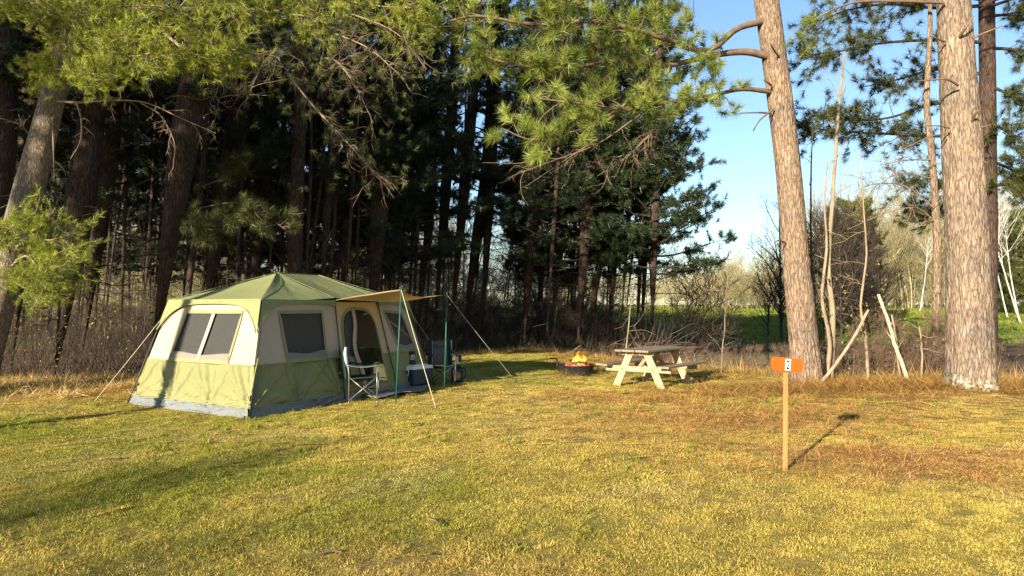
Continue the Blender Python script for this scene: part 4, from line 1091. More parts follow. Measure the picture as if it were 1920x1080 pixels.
stem('sapling', [(1172, 690, 21.5), (1176, 630, 21.5), (1182, 575, 21.5), (1190, 515, 21.5)], .026, .007, 'thin sunlit sapling rising behind the picnic table', 'sapling', pale, 8, .7, 19)
stem('sapling', [(1352, 700, 17.8), (1356, 640, 17.8), (1362, 560, 17.8), (1366, 500, 17.8)], .016, .005, 'thin leafless sapling on the bank right of the picnic table', 'sapling', MAT['twig_dead'], 14, .42, 20)
stem('fallen_branch', [(996, 672, 24.6), (1030, 668, 24.7), (1062, 664, 24.8), (1088, 648, 24.9)], .03, .012, 'fallen dead branch on the grass behind the fire ring', 'dead branch', MAT['twig_dead'], 4, .6, 41)
# brush heap behind the picnic table
tw = Twigs(); g2 = np.random.default_rng(66)
for k in range(80):
    c = np.array([4.2 + g2.normal(0, .6), 22.5 + g2.normal(0, .4), .05 + abs(g2.normal(0, .25))])
    sp, _ = wob(c, [g2.normal(.7, .6), g2.normal(0, .4), g2.uniform(0, .7)], g2.uniform(.4, 1.1), 4, g2, .1, -.03); tw.tube(sp, .008, .003, 3)
o = link('brush_heap', tw.mesh('brush_heap'), MAT['twig_dead']); tag(o, 'heap of cut brown brush behind the picnic table', 'brush heap')
# arching dry canes at the left edge of the lawn
for k, (pts, lab) in enumerate([([(-5, 775, 11.6), (20, 745, 11.9), (60, 730, 12.2), (110, 733, 12.5)], 'long straw coloured cane arching at the lower left edge'), ([(105, 755, 12.4), (140, 738, 12.6), (165, 742, 12.5)], 'short arching straw cane near the left tent peg')]):
    stem('dry_cane', pts, .009, .004, lab, 'dry cane', simple('dry_cane', (.55, .40, .18), (.4, .28, .12), 6, .8), 3, .3, 30 + k, None, 6)
# twigs lying on the lawn
for k, (a1, a2, r) in enumerate([((802, 980), (826, 996), .008), ((590, 1050), (640, 1042), .009)]):
    A_, B_ = G(*a1) + [0, 0, .03], G(*a2) + [0, 0, .025]; mid_ = (A_ + B_) / 2 + [.01, .02, .01]
    tw = Twigs(); tw.tube(bez([A_ - mid_, mid_ * 0, B_ - mid_], 10), r, r * .5, 6)
    o = link('fallen_twig', tw.mesh('fallen_twig'), MAT['limb'], None, mid_)
    tag(o, ['small curved twig on the lawn left of bottom centre', 'brown stick lying in the grass at the bottom left of centre'][k], 'twig')
# ------------------------------------------------------------------ tent
def fabric(name, c1, c2, bump=.25, bscale=7, trans=0.0, rough=.75, stretch=(1, 1, 1)):
    m, nt, b, N = nodes(name); L = nt.links
    b.inputs['Roughness'].default_value = rough; b.inputs['Specular IOR Level'].default_value = .25
    L.new(ramp(nt, noise_fac(nt, 1.6, 4), [(.3, c1), (.7, c2)]), b.inputs['Base Color'])
    bp = N('ShaderNodeBump'); bp.inputs['Strength'].default_value = bump; bp.inputs['Distance'].default_value = .03
    L.new(noise_fac(nt, bscale, 3, stretch, 'Object', .5, 1.2), bp.inputs['Height']); L.new(bp.outputs[0], b.inputs['Normal'])
    if trans:
        t = N('ShaderNodeBsdfTranslucent'); L.new(b.inputs['Base Color'].links[0].from_socket, t.inputs[0])
        mx = N('ShaderNodeMixShader'); mx.inputs[0].default_value = trans
        L.new(b.outputs[0], mx.inputs[1]); L.new(t.outputs[0], mx.inputs[2]); L.new(mx.outputs[0], nt.nodes['Material Output'].inputs[0])
    return m
F_GREEN = fabric('tent_green_nylon', (.195, .195, .085), (.222, .22, .096), .35, 5, 0)
F_ROOF = fabric('tent_roof_nylon', (.20, .215, .095), (.23, .243, .105), .35, 3.5, 0)
F_BEIGE = fabric('tent_beige_nylon', (.41, .325, .235), (.455, .365, .265), .3, 5, .03)
F_TAN = fabric('awning_tan_nylon', (.62, .48, .27), (.66, .52, .30), .25, 5, .55)
F_SKIRT = fabric('grey_groundsheet', (.13, .145, .145), (.19, .205, .2), 1.0, 14, 0, .5)
F_TRIM = fabric('tent_trim_olive', (.21, .21, .10), (.24, .24, .115), .15, 9)
M_POLE = simple('black_pole', (.03, .03, .032), None, 5, .45)
M_GREENPOLE = simple('green_pole', (.02, .11, .075), (.015, .085, .06), 5, .4)
M_CORD = simple('guy_cord', (.50, .50, .16), (.40, .42, .12), 40, .8)
M_CORDW = simple('pale_guy_cord', (.55, .50, .34), None, 40, .8)
m_, nt, b, N = nodes('insect_mesh')
b.inputs['Base Color'].default_value = (.055, .055, .052, 1); b.inputs['Roughness'].default_value = .8
bp = N('ShaderNodeBump'); bp.inputs['Strength'].default_value = .5; bp.inputs['Distance'].default_value = .03
nt.links.new(noise_fac(nt, 9, 3, (1, 1, 3), 'Object', .5, 1.5), bp.inputs['Height']); nt.links.new(bp.outputs[0], b.inputs['Normal'])
tr = N('ShaderNodeBsdfTransparent'); mx = N('ShaderNodeMixShader'); mx.inputs[0].default_value = .28
nt.links.new(b.outputs[0], mx.inputs[1]); nt.links.new(tr.outputs[0], mx.inputs[2]); nt.links.new(mx.outputs[0], nt.nodes['Material Output'].inputs[0])
M_MESH = m_
F_POCKET = fabric('window_pocket_grey', (.18, .155, .13), (.23, .2, .17), .6, 9)
F_INSIDE = fabric('tent_floor', (.10, .11, .10), (.13, .14, .13), .3, 6)

A_, B_, C_, D_ = [np.array([*p, 0.0]) for p in TENT_POLY[[0, 1, 3, 2]]]
ctr = (A_ + B_ + C_ + D_) / 4
EAVE, INS = 1.68, .22
def top(p): q = p + INS * (ctr - p); q[2] = EAVE; return q
TO = np.array(A_)                                     # tent origin
tent = empty('tent', TO, 'large green and beige cabin tent with tan awning at left', 'tent')
SIDES = {'end': (B_, A_), 'front': (A_, C_), 'far': (C_, D_), 'back': (D_, B_)}
def S(side, u, v, off=0.0):
    p0, p1 = SIDES[side]; t0, t1 = top(p0), top(p1)
    u, v = np.asarray(u, float)[..., None], np.asarray(v, float)[..., None]
    pt = (p0 * (1 - u) + p1 * u) * (1 - v) + (t0 * (1 - u) + t1 * u) * v
    nrm = np.cross(p1 - p0, (t0 + t1 - p0 - p1) / 2); nrm /= np.linalg.norm(nrm)
    return pt + nrm * np.asarray(off)[..., None] - TO
def panel(side, u0, u1, v0, v1, nu=40, nv=14, off=0.0, wr=0.0, seed=0, foci=()):
    u, v = np.meshgrid(np.linspace(u0, u1, nu), np.linspace(v0, v1, nv), indexing='ij')
    o = np.full(u.shape, float(off)); L = np.linalg.norm(SIDES[side][1] - SIDES[side][0])
    if wr:
        for fx, fy in foci:
            an = np.arctan2((v - fy) * EAVE, (u - fx) * L); rr = np.hypot((v - fy) * EAVE, (u - fx) * L)
            o = o + wr * (fbm(an * 7 + seed, an * 0, 0, 2) - .5) * 2 * np.exp(-rr / .9)
        o = o + wr * .6 * (fbm(u * L * 2.2, v * 2.5, seed, 2) - .5)
        o = o - .03 * np.sin(np.pi * (u - u0) / (u1 - u0)) * .5
    return S(side, u, v, o)
def poly_panel(mb, side, outer, holes=(), off=0.0):
    """flat fabric panel from a polygon in wall coordinates, holes allowed"""
    loops = [outer] + list(holes)
    tris = tessellate_polygon([[Vector((a, b_, 0)) for a, b_ in l] for l in loops])
    uv = np.array([p for l in loops for p in l]); v = S(side, uv[:, 0], uv[:, 1], off)
    mb.add(v, [tuple(t) for t in tris])
def strip(mb, side, pts, w, off, closed=False):
    """ribbon of fabric along a line in wall coordinates"""
    L = np.linalg.norm(SIDES[side][1] - SIDES[side][0])
    p = np.array(pts, float)
    if closed: p = np.vstack([p, p[:1]])
    q = p * [L, EAVE]; t = np.gradient(q, axis=0); t /= np.linalg.norm(t, axis=1, keepdims=True); nn = np.stack([-t[:, 1], t[:, 0]], 1) * w / 2
    a, b2 = (q + nn) / [L, EAVE], (q - nn) / [L, EAVE]
    mb.grid(np.stack([S(side, a[:, 0], a[:, 1], off), S(side, b2[:, 0], b2[:, 1], off)], 1))
VB, VS = .435, .075
def dens(poly, n=8):
    out = []
    for i_ in range(len(poly)):
        a, b2 = np.array(poly[i_]), np.array(poly[(i_ + 1) % len(poly)])
        out += [tuple(a + (b2 - a) * k / n) for k in range(n)]
    return out
def window(side, corners, name='window'):
    c = [np.array(x) for x in corners]                # bl, br, tr, tl in wall coordinates
    mb = MB(); poly_panel(mb, side, [tuple(x) for x in c], (), -.015); w = mb.build(name, M_MESH, tent)
    mb = MB(); strip(mb, side, dens([tuple(x) for x in c], 6), .055, .012, True); mb.build('window_frame', F_TRIM, w, thick=.006)
    # storm flap rolled down along the sill
    n_ = 16; us_ = np.linspace(0, 1, n_); lo = [c[0] + (c[1] - c[0]) * t for t in us_]
    hi = [c[0] + (c[1] - c[0]) * t + ((c[3] - c[0]) * (1 - t) + (c[2] - c[1]) * t) * (.17 - .035 * math.sin(math.pi * t) + .012 * math.sin(9 * t)) for t in us_]
    lo, hi = np.array(lo), np.array(hi)
    mb = MB(); mb.grid(np.stack([S(side, lo[:, 0], lo[:, 1], .008), S(side, (lo + hi)[:, 0] / 2, (lo + hi)[:, 1] / 2, .028), S(side, hi[:, 0], hi[:, 1], .008)], 1)); mb.build('rolled_flap', F_POCKET, w, True)
    return w
def frame_in(c, g_): return c
W_END = [(.20, VB + .01), (.76, VB + .01), (.815, .90), (.20, .90)]
W_END = [(.225, VB + .012), (.775, VB + .012), (.83, .90), (.245, .90)]
W_F1 = [(.155, VB + .012), (.355, VB + .012), (.345, .90), (.095, .90)]
W_F2 = [(.835, VB + .012), (.955, VB + .012), (.925, .88), (.79, .90)]
def arch(u0, u1, v0, v1, n_=14, lean=0.0):
    pts = [(u0, v0), (u1, v0)]
    um = (u0 + u1) / 2; hw = (u1 - u0) / 2
    for k in range(n_ + 1):
        a = k / n_ * math.pi; pts.append((um + hw * math.copysign(abs(math.cos(a)) ** .65, math.cos(a)) + lean, v1 - .24 + .24 * math.sin(a) ** .8))
    return pts
M1u, M2u = .43, .745
for side in ('end', 'front', 'far', 'back'):
    mb = MB(); mb.grid(panel(side, 0, 1, 0, VS, 120, 7, .015, .09, 3, ((.3, 0), (.7, 0)))); mb.build('ground_skirt', F_SKIRT, tent, True)
    foci = ((.02, .08), (.35, .05), (.68, .05), (.98, .08)) if side != 'front' else ((.01, .08), (.2, .05), (.42, .08))
    if side == 'front':
        mb = MB(); mb.grid(panel(side, 0, M1u, VS, VB, 100, 36, 0, .08, 8, foci)); mb.build('lower_wall', F_GREEN, tent, True)
        mb = MB(); mb.grid(panel(side, M2u, 1, VS, VB, 60, 26, 0, .035, 9, ((.75, .1), (.98, .08)))); mb.build('lower_wall', F_GREEN, tent, True)
    else:
        mb = MB(); mb.grid(panel(side, 0, 1, VS, VB, 150, 40, 0, .10, 5, foci)); mb.build('lower_wall', F_GREEN, tent, True)
    mb = MB()
    if side == 'end': poly_panel(mb, side, dens([(0, VB), (1, VB), (1, 1), (0, 1)]), [dens(W_END)])
    elif side == 'front':
        poly_panel(mb, side, dens([(0, VB), (M1u, VB), (M1u, 1), (0, 1)]), [dens(W_F1)]); mb.build('upper_wall', F_BEIGE, tent); mb = MB(); poly_panel(mb, side, dens([(M2u, VB), (1, VB), (1, 1), (M2u, 1)]), [dens(W_F2)])
    else: poly_panel(mb, side, dens([(0, VB), (1, VB), (1, 1), (0, 1)]))
    mb.build('upper_wall', F_BEIGE, tent)
w1 = window('end', W_END)
mb = MB(); mid_b, mid_t = (.50, VB + .012), (.545, .90)
strip(mb, 'end', [tuple(np.array(mid_b) + (np.array(mid_t) - np.array(mid_b)) * t) for t in np.linspace(0, 1, 8)], .095, .02); mb.build('window_strap', F_BEIGE, w1, thick=.005)
window('front', W_F1); window('front', W_F2)
for side in ('end', 'front'):                          # seam tape between the two fabrics, and upright seams
    for u0, u1 in (((0, 1),) if side == 'end' else ((0, M1u), (M2u, 1))):
        mb = MB(); strip(mb, side, [(u0 + (u1 - u0) * t, VB) for t in np.linspace(0, 1, 30)], .022, .016); mb.build('seam_tape', F_TRIM, tent)
        mb = MB(); strip(mb, side, [(u0 + (u1 - u0) * t, VS + .004 * math.sin(t * 40)) for t in np.linspace(0, 1, 50)], .016, .03); mb.build('hem_tape', F_SKIRT, tent)
# door bay
DO = arch(M1u + .035, M2u - .045, .055, .93)
mb = MB(); poly_panel(mb, 'front', dens([(M1u, VB), (M2u, VB), (M2u, 1), (M1u, 1)][::1], 6), ()) if False else None
up = [(u, v) for u, v in DO if v >= VB]
mb = MB()
outer = [(M1u, .0), (M2u, .0), (M2u, 1), (M1u, 1)]
poly_panel(mb, 'front', dens(outer, 6), [DO])
dm = bpy.data.materials.new('x'); bpy.data.materials.remove(dm)
m_, nt, b, N = nodes('door_surround_nylon')
tc = N('ShaderNodeTexCoord'); sp = N('ShaderNodeSeparateXYZ'); nt.links.new(tc.outputs['Object'], sp.inputs[0])
mr = N('ShaderNodeMath', operation='DIVIDE'); mr.inputs[1].default_value = 2.0; nt.links.new(sp.outputs[2], mr.inputs[0])
rp = ramp(nt, mr.outputs[0], [(0, (.2, .205, .062)), (VB * EAVE / 2, (.47, .36, .21)), (.7, (.50, .35, .16))])
rp.node.color_ramp.interpolation = 'CONSTANT'; nt.links.new(rp, b.inputs['Base Color']); b.inputs['Roughness'].default_value = .8
dsur = mb.build('door_surround', m_, tent)
mb = MB(); strip(mb, 'front', DO[1:] + DO[:2], .05, .012); mb.build('door_piping', F_TRIM, tent, thick=.006)
um = .545
screen = [(u, v) for u, v in DO if u <= um - .005]
mb = MB(); poly_panel(mb, 'front', [(DO[0][0], .055), (um, .055), (um + .005, .92)] + [p for p in DO[2:] if p[0] < um], (), -.02); scr = mb.build('door_screen', M_MESH, tent)
mb = MB(); poly_panel(mb, 'front', [(DO[0][0], .055), (um, .055), (um - .005, VB), (DO[0][0] + .002, VB)], (), -.012); mb.build('door_lower_panel', F_GREEN, tent)
mb = MB(); t = np.linspace(0, 1, 22); strip(mb, 'front', np.column_stack([um + .012 * np.sin(t * 9) - .028 * (1 - t) + .03 * (1 - t) ** 2, .07 + .85 * t]), .11, .02); mb.build('door_flap', F_BEIGE, tent, True, thick=.006)
mb = MB(); mb.add(np.array([A_, C_, D_, B_]) - TO + [0, 0, .03], [(0, 1, 2, 3)]); mb.build('tent_floor', F_INSIDE, tent)
# roof fly
H1 = (A_ + B_) / 2 + (C_ - A_) / np.linalg.norm(C_ - A_) * 1.95; H2 = (C_ + D_) / 2 - (C_ - A_) / np.linalg.norm(C_ - A_) * 1.95
H1[2] = H2[2] = 2.20
At, Bt, Ct, Dt = [top(p) + [0, 0, .02] for p in (A_, B_, C_, D_)]
M1t, M2t = At + (Ct - At) * M1u, At + (Ct - At) * M2u
N1t, N2t = Bt + (Dt - Bt) * M1u, Bt + (Dt - Bt) * M2u
for q_ in (M1t, M2t, N1t, N2t): q_[2] += .05
def out(p): q = p + (p - ctr) * [1, 1, 0] * .025; return q
At, Bt, Ct, Dt, M1t, M2t, N1t, N2t = map(out, (At, Bt, Ct, Dt, M1t, M2t, N1t, N2t))
def roof_face(a, b2, h1, h2, n_=22, sag=.06, seed=0):
    s_, r_ = np.meshgrid(np.linspace(0, 1, n_), np.linspace(0, 1, n_), indexing='ij')
    p = (a[None, None] * (1 - s_[..., None]) + b2 * s_[..., None]) * (1 - r_[..., None]) + (h1 * (1 - s_[..., None]) + h2 * s_[..., None]) * r_[..., None]
    dz = -sag * np.sin(np.pi * s_) * (1 - r_) ** .6 * (.35 + 1.3 * r_) - .02 * np.sin(np.pi * r_) + .02 * (fbm(s_ * 6 + seed, r_ * 3, seed, 2) - .5) * np.sin(np.pi * s_)
    p = p.copy(); p[..., 2] += dz
    return p - TO
mb = MB()
mb.grid(roof_face(At, Bt, H1, H1 + [.01, .01, 0], 22, .05, 1)); mb.grid(roof_face(M1t, At, H1, H1 + [.01, 0, 0], 22, .05, 2)); mb.grid(roof_face(M2t, M1t, H2, H1, 22, .04, 3)); mb.grid(roof_face(Ct, M2t, H2, H2 + [.01, 0, 0], 22, .05, 4))
mb.grid(roof_face(Dt, Ct, H2, H2 + [.01, 0, 0], 22, .05, 5)); mb.grid(roof_face(Bt, N1t, H1, H1 + [.01, 0, 0], 22, .05, 6)); mb.grid(roof_face(N1t, N2t, H1, H2, 22, .04, 7)); mb.grid(roof_face(N2t, Dt, H2, H2 + [.01, 0, 0], 22, .05, 8))
# drop of the fly below the eaves, deep at the corners
def drop(side, uA, uB, deep0, deep1, shal=.04, e0=.0, e1=.0):
    u = np.linspace(uA, uB, 40); f = (u - uA) / (uB - uA)
    dp = shal + (deep0 - shal) * np.exp(-f / .085) + (deep1 - shal) * np.exp(-(1 - f) / .085)
    w_ = np.linspace(0, 1, 8)
    U = u[:, None] * np.ones((1, 8)); V = 1.015 - dp[:, None] * w_[None]
    sag = -.05 * np.sin(np.pi * f)[:, None] * (1 - w_)[None] * 0
    return S(side, U, V, .045 + .012 * np.sin(U * 40) * w_[None])
rf = MB(); rf.v, rf.f, rf.n = mb.v, mb.f, mb.n
rf.grid(drop('end', -.01, 1.01, .30, .30)); rf.grid(drop('front', -.01, M1u, .30, .07)); rf.grid(drop('front', M2u, 1.01, .07, .30)); rf.grid(drop('far', -.01, 1.01, .3, .3)); rf.grid(drop('back', -.01, 1.01, .3, .3))
roof = rf.build('roof', F_ROOF, tent, True)
# seams along the hips and rafters
mb = MB()
for a, h in ((At, H1), (Bt, H1), (M1t, H1), (M2t, H2), (Ct, H2), (Dt, H2), (H1, H2)):
    t = np.linspace(0, 1, 8)[:, None]; l = a * (1 - t) + h * t + [0, 0, .008] - TO; mb.tube(l, .004, 5)
mb.build('roof_seams', F_ROOF, roof, True)
mb = MB()
u = np.linspace(0, 1, 40); f = u; dp = .04 + .26 * np.exp(-f / .085) + .26 * np.exp(-(1 - f) / .085)
mb.tube(S('end', u, 1.015 - dp, .05), .012, 5); mb.build('roof_hem', F_TRIM, roof, True)
# poles outside the walls
for side, u_, v0, v1, off in (('front', 0.0, 0, .80, .035), ('end', 0.0, 0, .78, .04), ('front', M1u, .02, 1.0, .03), ('front', M2u, .02, 1.0, .03), ('front', 1.0, 0, .8, .035), ('back', 0.0, 0, .8, .035)):
    v = np.linspace(v0, v1, 8); mb = MB(); mb.tube(S(side, np.full(8, u_), v, np.full(8, off)), .011, 7)
    mb.tube(S(side, np.array([u_, u_]), np.array([.47, .50]), np.array([off, off])), .017, 7); mb.build('tent_pole', M_POLE, tent, True)
# awning
p1 = G(742, 757); p2 = G(833, 732); q1 = P(752, 543, p1[1] - .02); q2 = P(838, 553, p2[1] - .02)
a1, a2 = M1t + [.02, 0, -.03], M2t + [.02, 0, -.03]
s_, r_ = np.meshgrid(np.linspace(0, 1, 22), np.linspace(0, 1, 18), indexing='ij')
pt = (a1 * (1 - s_[..., None]) + a2 * s_[..., None]) * (1 - r_[..., None]) + (q1 * (1 - s_[..., None]) + q2 * s_[..., None]) * r_[..., None]
pt[..., 2] -= .07 * np.sin(np.pi * s_) * r_ ** .7 + .05 * np.sin(np.pi * r_) * np.sin(np.pi * s_) + .02 * (fbm(s_ * 5, r_ * 5, 2, 2) - .5)
inw = (a1 + a2) / 2 - (q1 + q2) / 2; pt += inw * (.10 * np.sin(np.pi * s_) * r_ ** 2)[..., None]
mb = MB(); mb.grid(pt - TO); aw = mb.build('awning', F_TAN, tent, True, thick=.004)
for bp_, tp_ in ((p1, q1), (p2, q2)):
    mb = MB(); mb.tube(np.array([bp_ - [0, 0, .03], (bp_ + tp_) / 2, tp_ + [0, 0, .05]]) - TO, [.011, .011, .009], 8); po = mb.build('awning_pole', M_GREENPOLE, tent, True)
def guy(p, q, mat_=M_CORD, r=.0042):
    t = np.linspace(0, 1, 10)[:, None]; l = p * (1 - t) + q * t; l[:, 2] -= .015 * np.sin(np.pi * t[:, 0])
    mb = MB(); mb.tube(l - TO, r, 6); c = mb.build('guy_line', mat_, tent, True)
    mb = MB(); d_ = (q - p); d_ = d_ / np.linalg.norm(d_); mb.tube(np.array([q + [0, 0, .05], q - [0, 0, .06]]) - TO, .009, 6); mb.lathe([(0, .06), (.014, .058), (.014, .045), (0, .043)], 8, q - TO); mb.build('peg', M_POLE, c)
guy(q1, G(818, 768), M_CORDW, .0055); guy(q2, G(968, 716), M_CORDW); guy(M1t + [0, 0, -.06], G(690, 724), M_CORDW); guy(M2t, G(770, 712), M_CORD)
guy(S('end', 0, .80, .06) + TO, G(175, 755), M_CORDW, .0045); guy(S('front', 0.0, .5, .06) + TO, G(458, 788), M_CORD)
guy(S('front', 1.0, .85, .06) + TO, P(850, 700, 17.2) * [1, 1, 0], M_CORDW)

# ------------------------------------------------------------------ camp gear
def camp_chair(loc, rz, label, frame_m, seat_m, back_m, side_m=None, tagm=None):
    e = empty('camping_chair', loc, label, 'camping chair', None, (0, 0, rz))
    w, dp = .50, .46; sz, az = .43, .63
    corners = {(-1, -1): 0, (1, -1): 0, (-1, 1): 0, (1, 1): 0}
    for sx in (-1, 1):
        mb = MB(); mb.tube([(sx * w / 2, -dp / 2, 0), (sx * w / 2, -dp / 2, az)], .0105, 8); mb.lathe([(0, 0), (.018, 0), (.018, .02), (.011, .03)], 8, (sx * w / 2, -dp / 2, 0)); mb.build('leg', frame_m, e, True)
        mb = MB(); mb.tube([(sx * w / 2, dp / 2, 0), (sx * w / 2, dp / 2, sz + .05), (sx * w / 2, dp / 2 + .05, .92)], .0105, 8); mb.lathe([(0, 0), (.018, 0), (.018, .02), (.011, .03)], 8, (sx * w / 2, dp / 2, 0)); mb.build('leg', frame_m, e, True)
        # crossing side braces
        mb = MB(); mb.tube([(sx * w / 2, -dp / 2, .04), (sx * w / 2, dp / 2, sz)], .008, 7); mb.tube([(sx * w / 2, dp / 2, .04), (sx * w / 2, -dp / 2, sz)], .008, 7); mb.build('cross_brace', frame_m, e, True)
        # arm: fabric strap with a raised rail
        s_ = np.linspace(0, 1, 12); y = -dp / 2 - .03 + (dp + .07) * s_; z = az + .012 - .035 * np.sin(np.pi * s_)
        mb = MB(); mb.grid(np.stack([np.stack([np.full(12, sx * w / 2 + k * .035), y, z - abs(k) * .014], 1) for k in (-1, 0, 1)], 1)); ar = mb.build('armrest', side_m or seat_m, e, True, thick=.012)
        mb = MB(); mb.tube(np.stack([np.full(12, sx * (w / 2 + .04)), y, z - .012], 1), .0085, 7); mb.build('arm_rail', frame_m, ar, True)
    for sy in (-1, 1):
        mb = MB(); mb.tube([(-w / 2, sy * dp / 2, .04), (w / 2, sy * dp / 2, sz)], .008, 7); mb.tube([(w / 2, sy * dp / 2, .04), (-w / 2, sy * dp / 2, sz)], .008, 7); mb.build('cross_brace', frame_m, e, True)
    a, b2 = np.meshgrid(np.linspace(-1, 1, 16), np.linspace(-1, 1, 14), indexing='ij')
    z = sz - .085 * (1 - a ** 2) * (.8 + .2 * b2) - .015 * b2 + .012 * (fbm(a * 3, b2 * 3, 1) - .5)
    mb = MB(); mb.grid(np.stack([a * w / 2, b2 * dp / 2, z], -1)); mb.build('seat', seat_m, e, True, thick=.016)
    mb = MB(); z = sz - .04 + (b2 + 1) / 2 * (.52 - .0 * a); y = dp / 2 + .035 + .06 * (z - sz) / .5 + .05 * (1 - a ** 2) + .01 * (fbm(a * 3, b2 * 3, 4) - .5)
    z = z - .03 * (1 - a ** 2) * (b2 > .8)
    if back_m is not seat_m:
        lo, hi = slice(4, 12), None
        P_ = np.stack([a * w / 2, y, z], -1)
        mb.grid(P_[3:13]); bk = mb.build('backrest', back_m, e, True, thick=.018)
        for sl in (slice(0, 4), slice(12, 16)):
            mb = MB(); mb.grid(P_[sl]); mb.build('back_wing', seat_m, bk, True, thick=.018)
        for i_ in (3, 12):
            mb = MB(); mb.tube(P_[i_] + [0, -.014, 0], .006, 6); mb.build('piping', simple('pale_piping', (.4, .5, .52)), bk, True)
        mb = MB(); mb.tube(P_[4:12, -4] + [0, -.02, 0], .03, 8); mb.build('head_pad', back_m, bk, True)
    else:
        mb.grid(np.stack([a * w / 2, y, z], -1)); mb.build('backrest', back_m, e, True, thick=.016)
    if tagm:
        mb = MB(); mb.grid(np.stack([np.stack([np.linspace(-.07, .07, 5), np.full(5, -dp / 2 - .012), np.full(5, sz - .075 - k * .13)], 1) for k in (0, 1)], 1)); mb.build('label_tag', tagm, e, thick=.003)
    return e
STEEL = simple('steel_tube', (.26, .25, .24), (.2, .19, .185), 8, .35, metal=.6)
DKTUBE = simple('dark_tube', (.05, .05, .05), None, 8, .4)
GRN = fabric('chair_dark_green', (.007, .024, .019), (.009, .03, .024), .2, 20)
GRYF = fabric('chair_grey', (.085, .08, .08), (.105, .10, .10), .25, 18); TEAL = fabric('chair_teal', (.008, .026, .028), (.010, .031, .033), .2, 20)
c1 = G(682, 752); camp_chair((c1[0], c1[1], 0), R(98), 'dark green folding chair with steel frame in front of the tent', STEEL, GRN, GRN, None, simple('white_tag', (.75, .72, .66)))
# cup holder pouch and a pale tube added as the sunlit edge of its back
ch1 = bpy.data.objects['camping_chair']
mb = MB(); mb.lathe([(.045, 0), (.05, .12), (.046, .12), (.041, .008), (0, .008)], 14, (.31, -.1, .47)); mb.build('cup_pouch', simple('black_pouch', (.02, .02, .02)), ch1, True)
mb = MB(); mb.tube([(-.25, .285, .93), (-.25, .29, .82), (-.25, .275, .70), (-.25, .25, .6)], [.022, .036, .03, .02], 8); mb.build('sunlit_back_edge', simple('sunlit_edge_grey', (.32, .34, .37)), ch1, True)
c2 = G(828, 722); camp_chair((c2[0], c2[1], 0), R(14), 'grey and teal padded camping chair facing out beside the cooler', DKTUBE, TEAL, GRYF)
ch2 = bpy.data.objects['camping_chair.001']
mb = MB(); mb.lathe([(.06, 0), (.065, .13), (.06, .13), (.055, .008), (0, .008)], 14, (.33, -.08, .48)); mb.build('cup_pouch', simple('navy_pouch', (.02, .025, .035)), ch2, True)
for o_ in (ch1, ch2): o_.scale = (1.0, 1.0, 1.0)

# ground mat in front of the door
mt = np.array([G(668, 742), G(705, 752), G(752, 742), G(792, 738), G(800, 722), G(735, 716)]) 
cm = mt.mean(0); th_ = np.linspace(0, 1, 14)
mb = MB(); ring = bez(np.vstack([mt, mt[:1]]), 49)[:-1]
rings = [cm + (ring - cm) * s_ for s_ in np.linspace(.02, 1, 12)]
P_ = np.stack(rings, 0); P_ = np.concatenate([P_, P_[:, :1]], 1); P_[..., 2] = .045 + .035 * fbm(P_[..., 0] * 5, P_[..., 1] * 5, 3)
mb.grid(P_ - cm); o = mb.build('ground_mat', fabric('mat_grey', (.16, .16, .155), (.23, .23, .22), .6, 10), None, True, thick=.008); o.location = cm
tag(o, 'crumpled grey groundsheet mat at the tent door', 'mat')

# cooler
e = empty('cooler', (*(G(779, 727)[:2]), .075), 'navy blue cool box with white lid on the mat', 'cooler', None, (0, 0, R(58)))
NAVY = simple('navy_plastic', (.016, .03, .06), (.02, .035, .068), 4, .4); WHITE = simple('white_plastic', (.72, .71, .68), (.66, .65, .62), 4, .4)
mb = MB(); mb.box((0, 0, .15), (.58, .37, .30), None); v = mb.v[0]; v[4:, :2] *= 1.06; mb.build('body', NAVY, e, bevel=.022)
mb = MB(); mb.box((0, 0, .335), (.63, .415, .065)); mb.v[0][4:, :2] *= .95; lid = mb.build('lid', WHITE, e, bevel=.02)
mb = MB(); mb.box((0, 0, .378), (.46, .27, .022)); mb.build('lid_panel', WHITE, lid, bevel=.008)
for sx in (-1, 1):
    mb = MB(); x = sx * .315; mb.tube([(x, -.085, .285), (x + sx * .012, -.085, .19), (x + sx * .012, .085, .19), (x, .085, .285)], .009, 8); mb.build('handle', WHITE, e, True)
    mb = MB(); mb.box((x * 1.02, 0, .30), (.03, .2, .02)); mb.build('handle_mount', WHITE, e, bevel=.004)
mb = MB(); mb.tube([(-.285, .0, .05), (-.315, .0, .05)], .016, 10); mb.build('drain_plug', WHITE, e, True)
# lantern standing on the lid
lx = np.array([-1.87, 14.15]); cl = e.location
e2 = empty('lantern', (cl[0] - .05, cl[1] - .06, cl[2] + .39), 'black camping lantern standing on the white cooler lid', 'lantern')
BLK = simple('black_plastic', (.015, .015, .016), None, 5, .4)
mb = MB(); mb.lathe([(0, 0), (.065, 0), (.068, .02), (.06, .07), (.048, .085), (0, .085)], 20); mb.build('base', BLK, e2, True)
gl, nt, b, N = nodes('lantern_glass'); b.inputs['Base Color'].default_value = (.75, .72, .65, 1); b.inputs['Roughness'].default_value = .25; b.inputs['Transmission Weight'].default_value = .55
mb = MB(); mb.lathe([(.046, .085), (.05, .12), (.05, .17), (.046, .195)], 20); mb.build('globe', gl, e2, True)
mb = MB(); mb.lathe([(0, .195), (.056, .195), (.06, .21), (.045, .24), (.025, .255), (0, .258)], 20); mb.build('cap', BLK, e2, True)
for k in range(4):
    a = k * math.pi / 2 + .5; mb = MB(); mb.tube([(.056 * math.cos(a), .056 * math.sin(a), .07), (.058 * math.cos(a), .058 * math.sin(a), .2)], .004, 5); mb.build('guard_rod', BLK, e2)
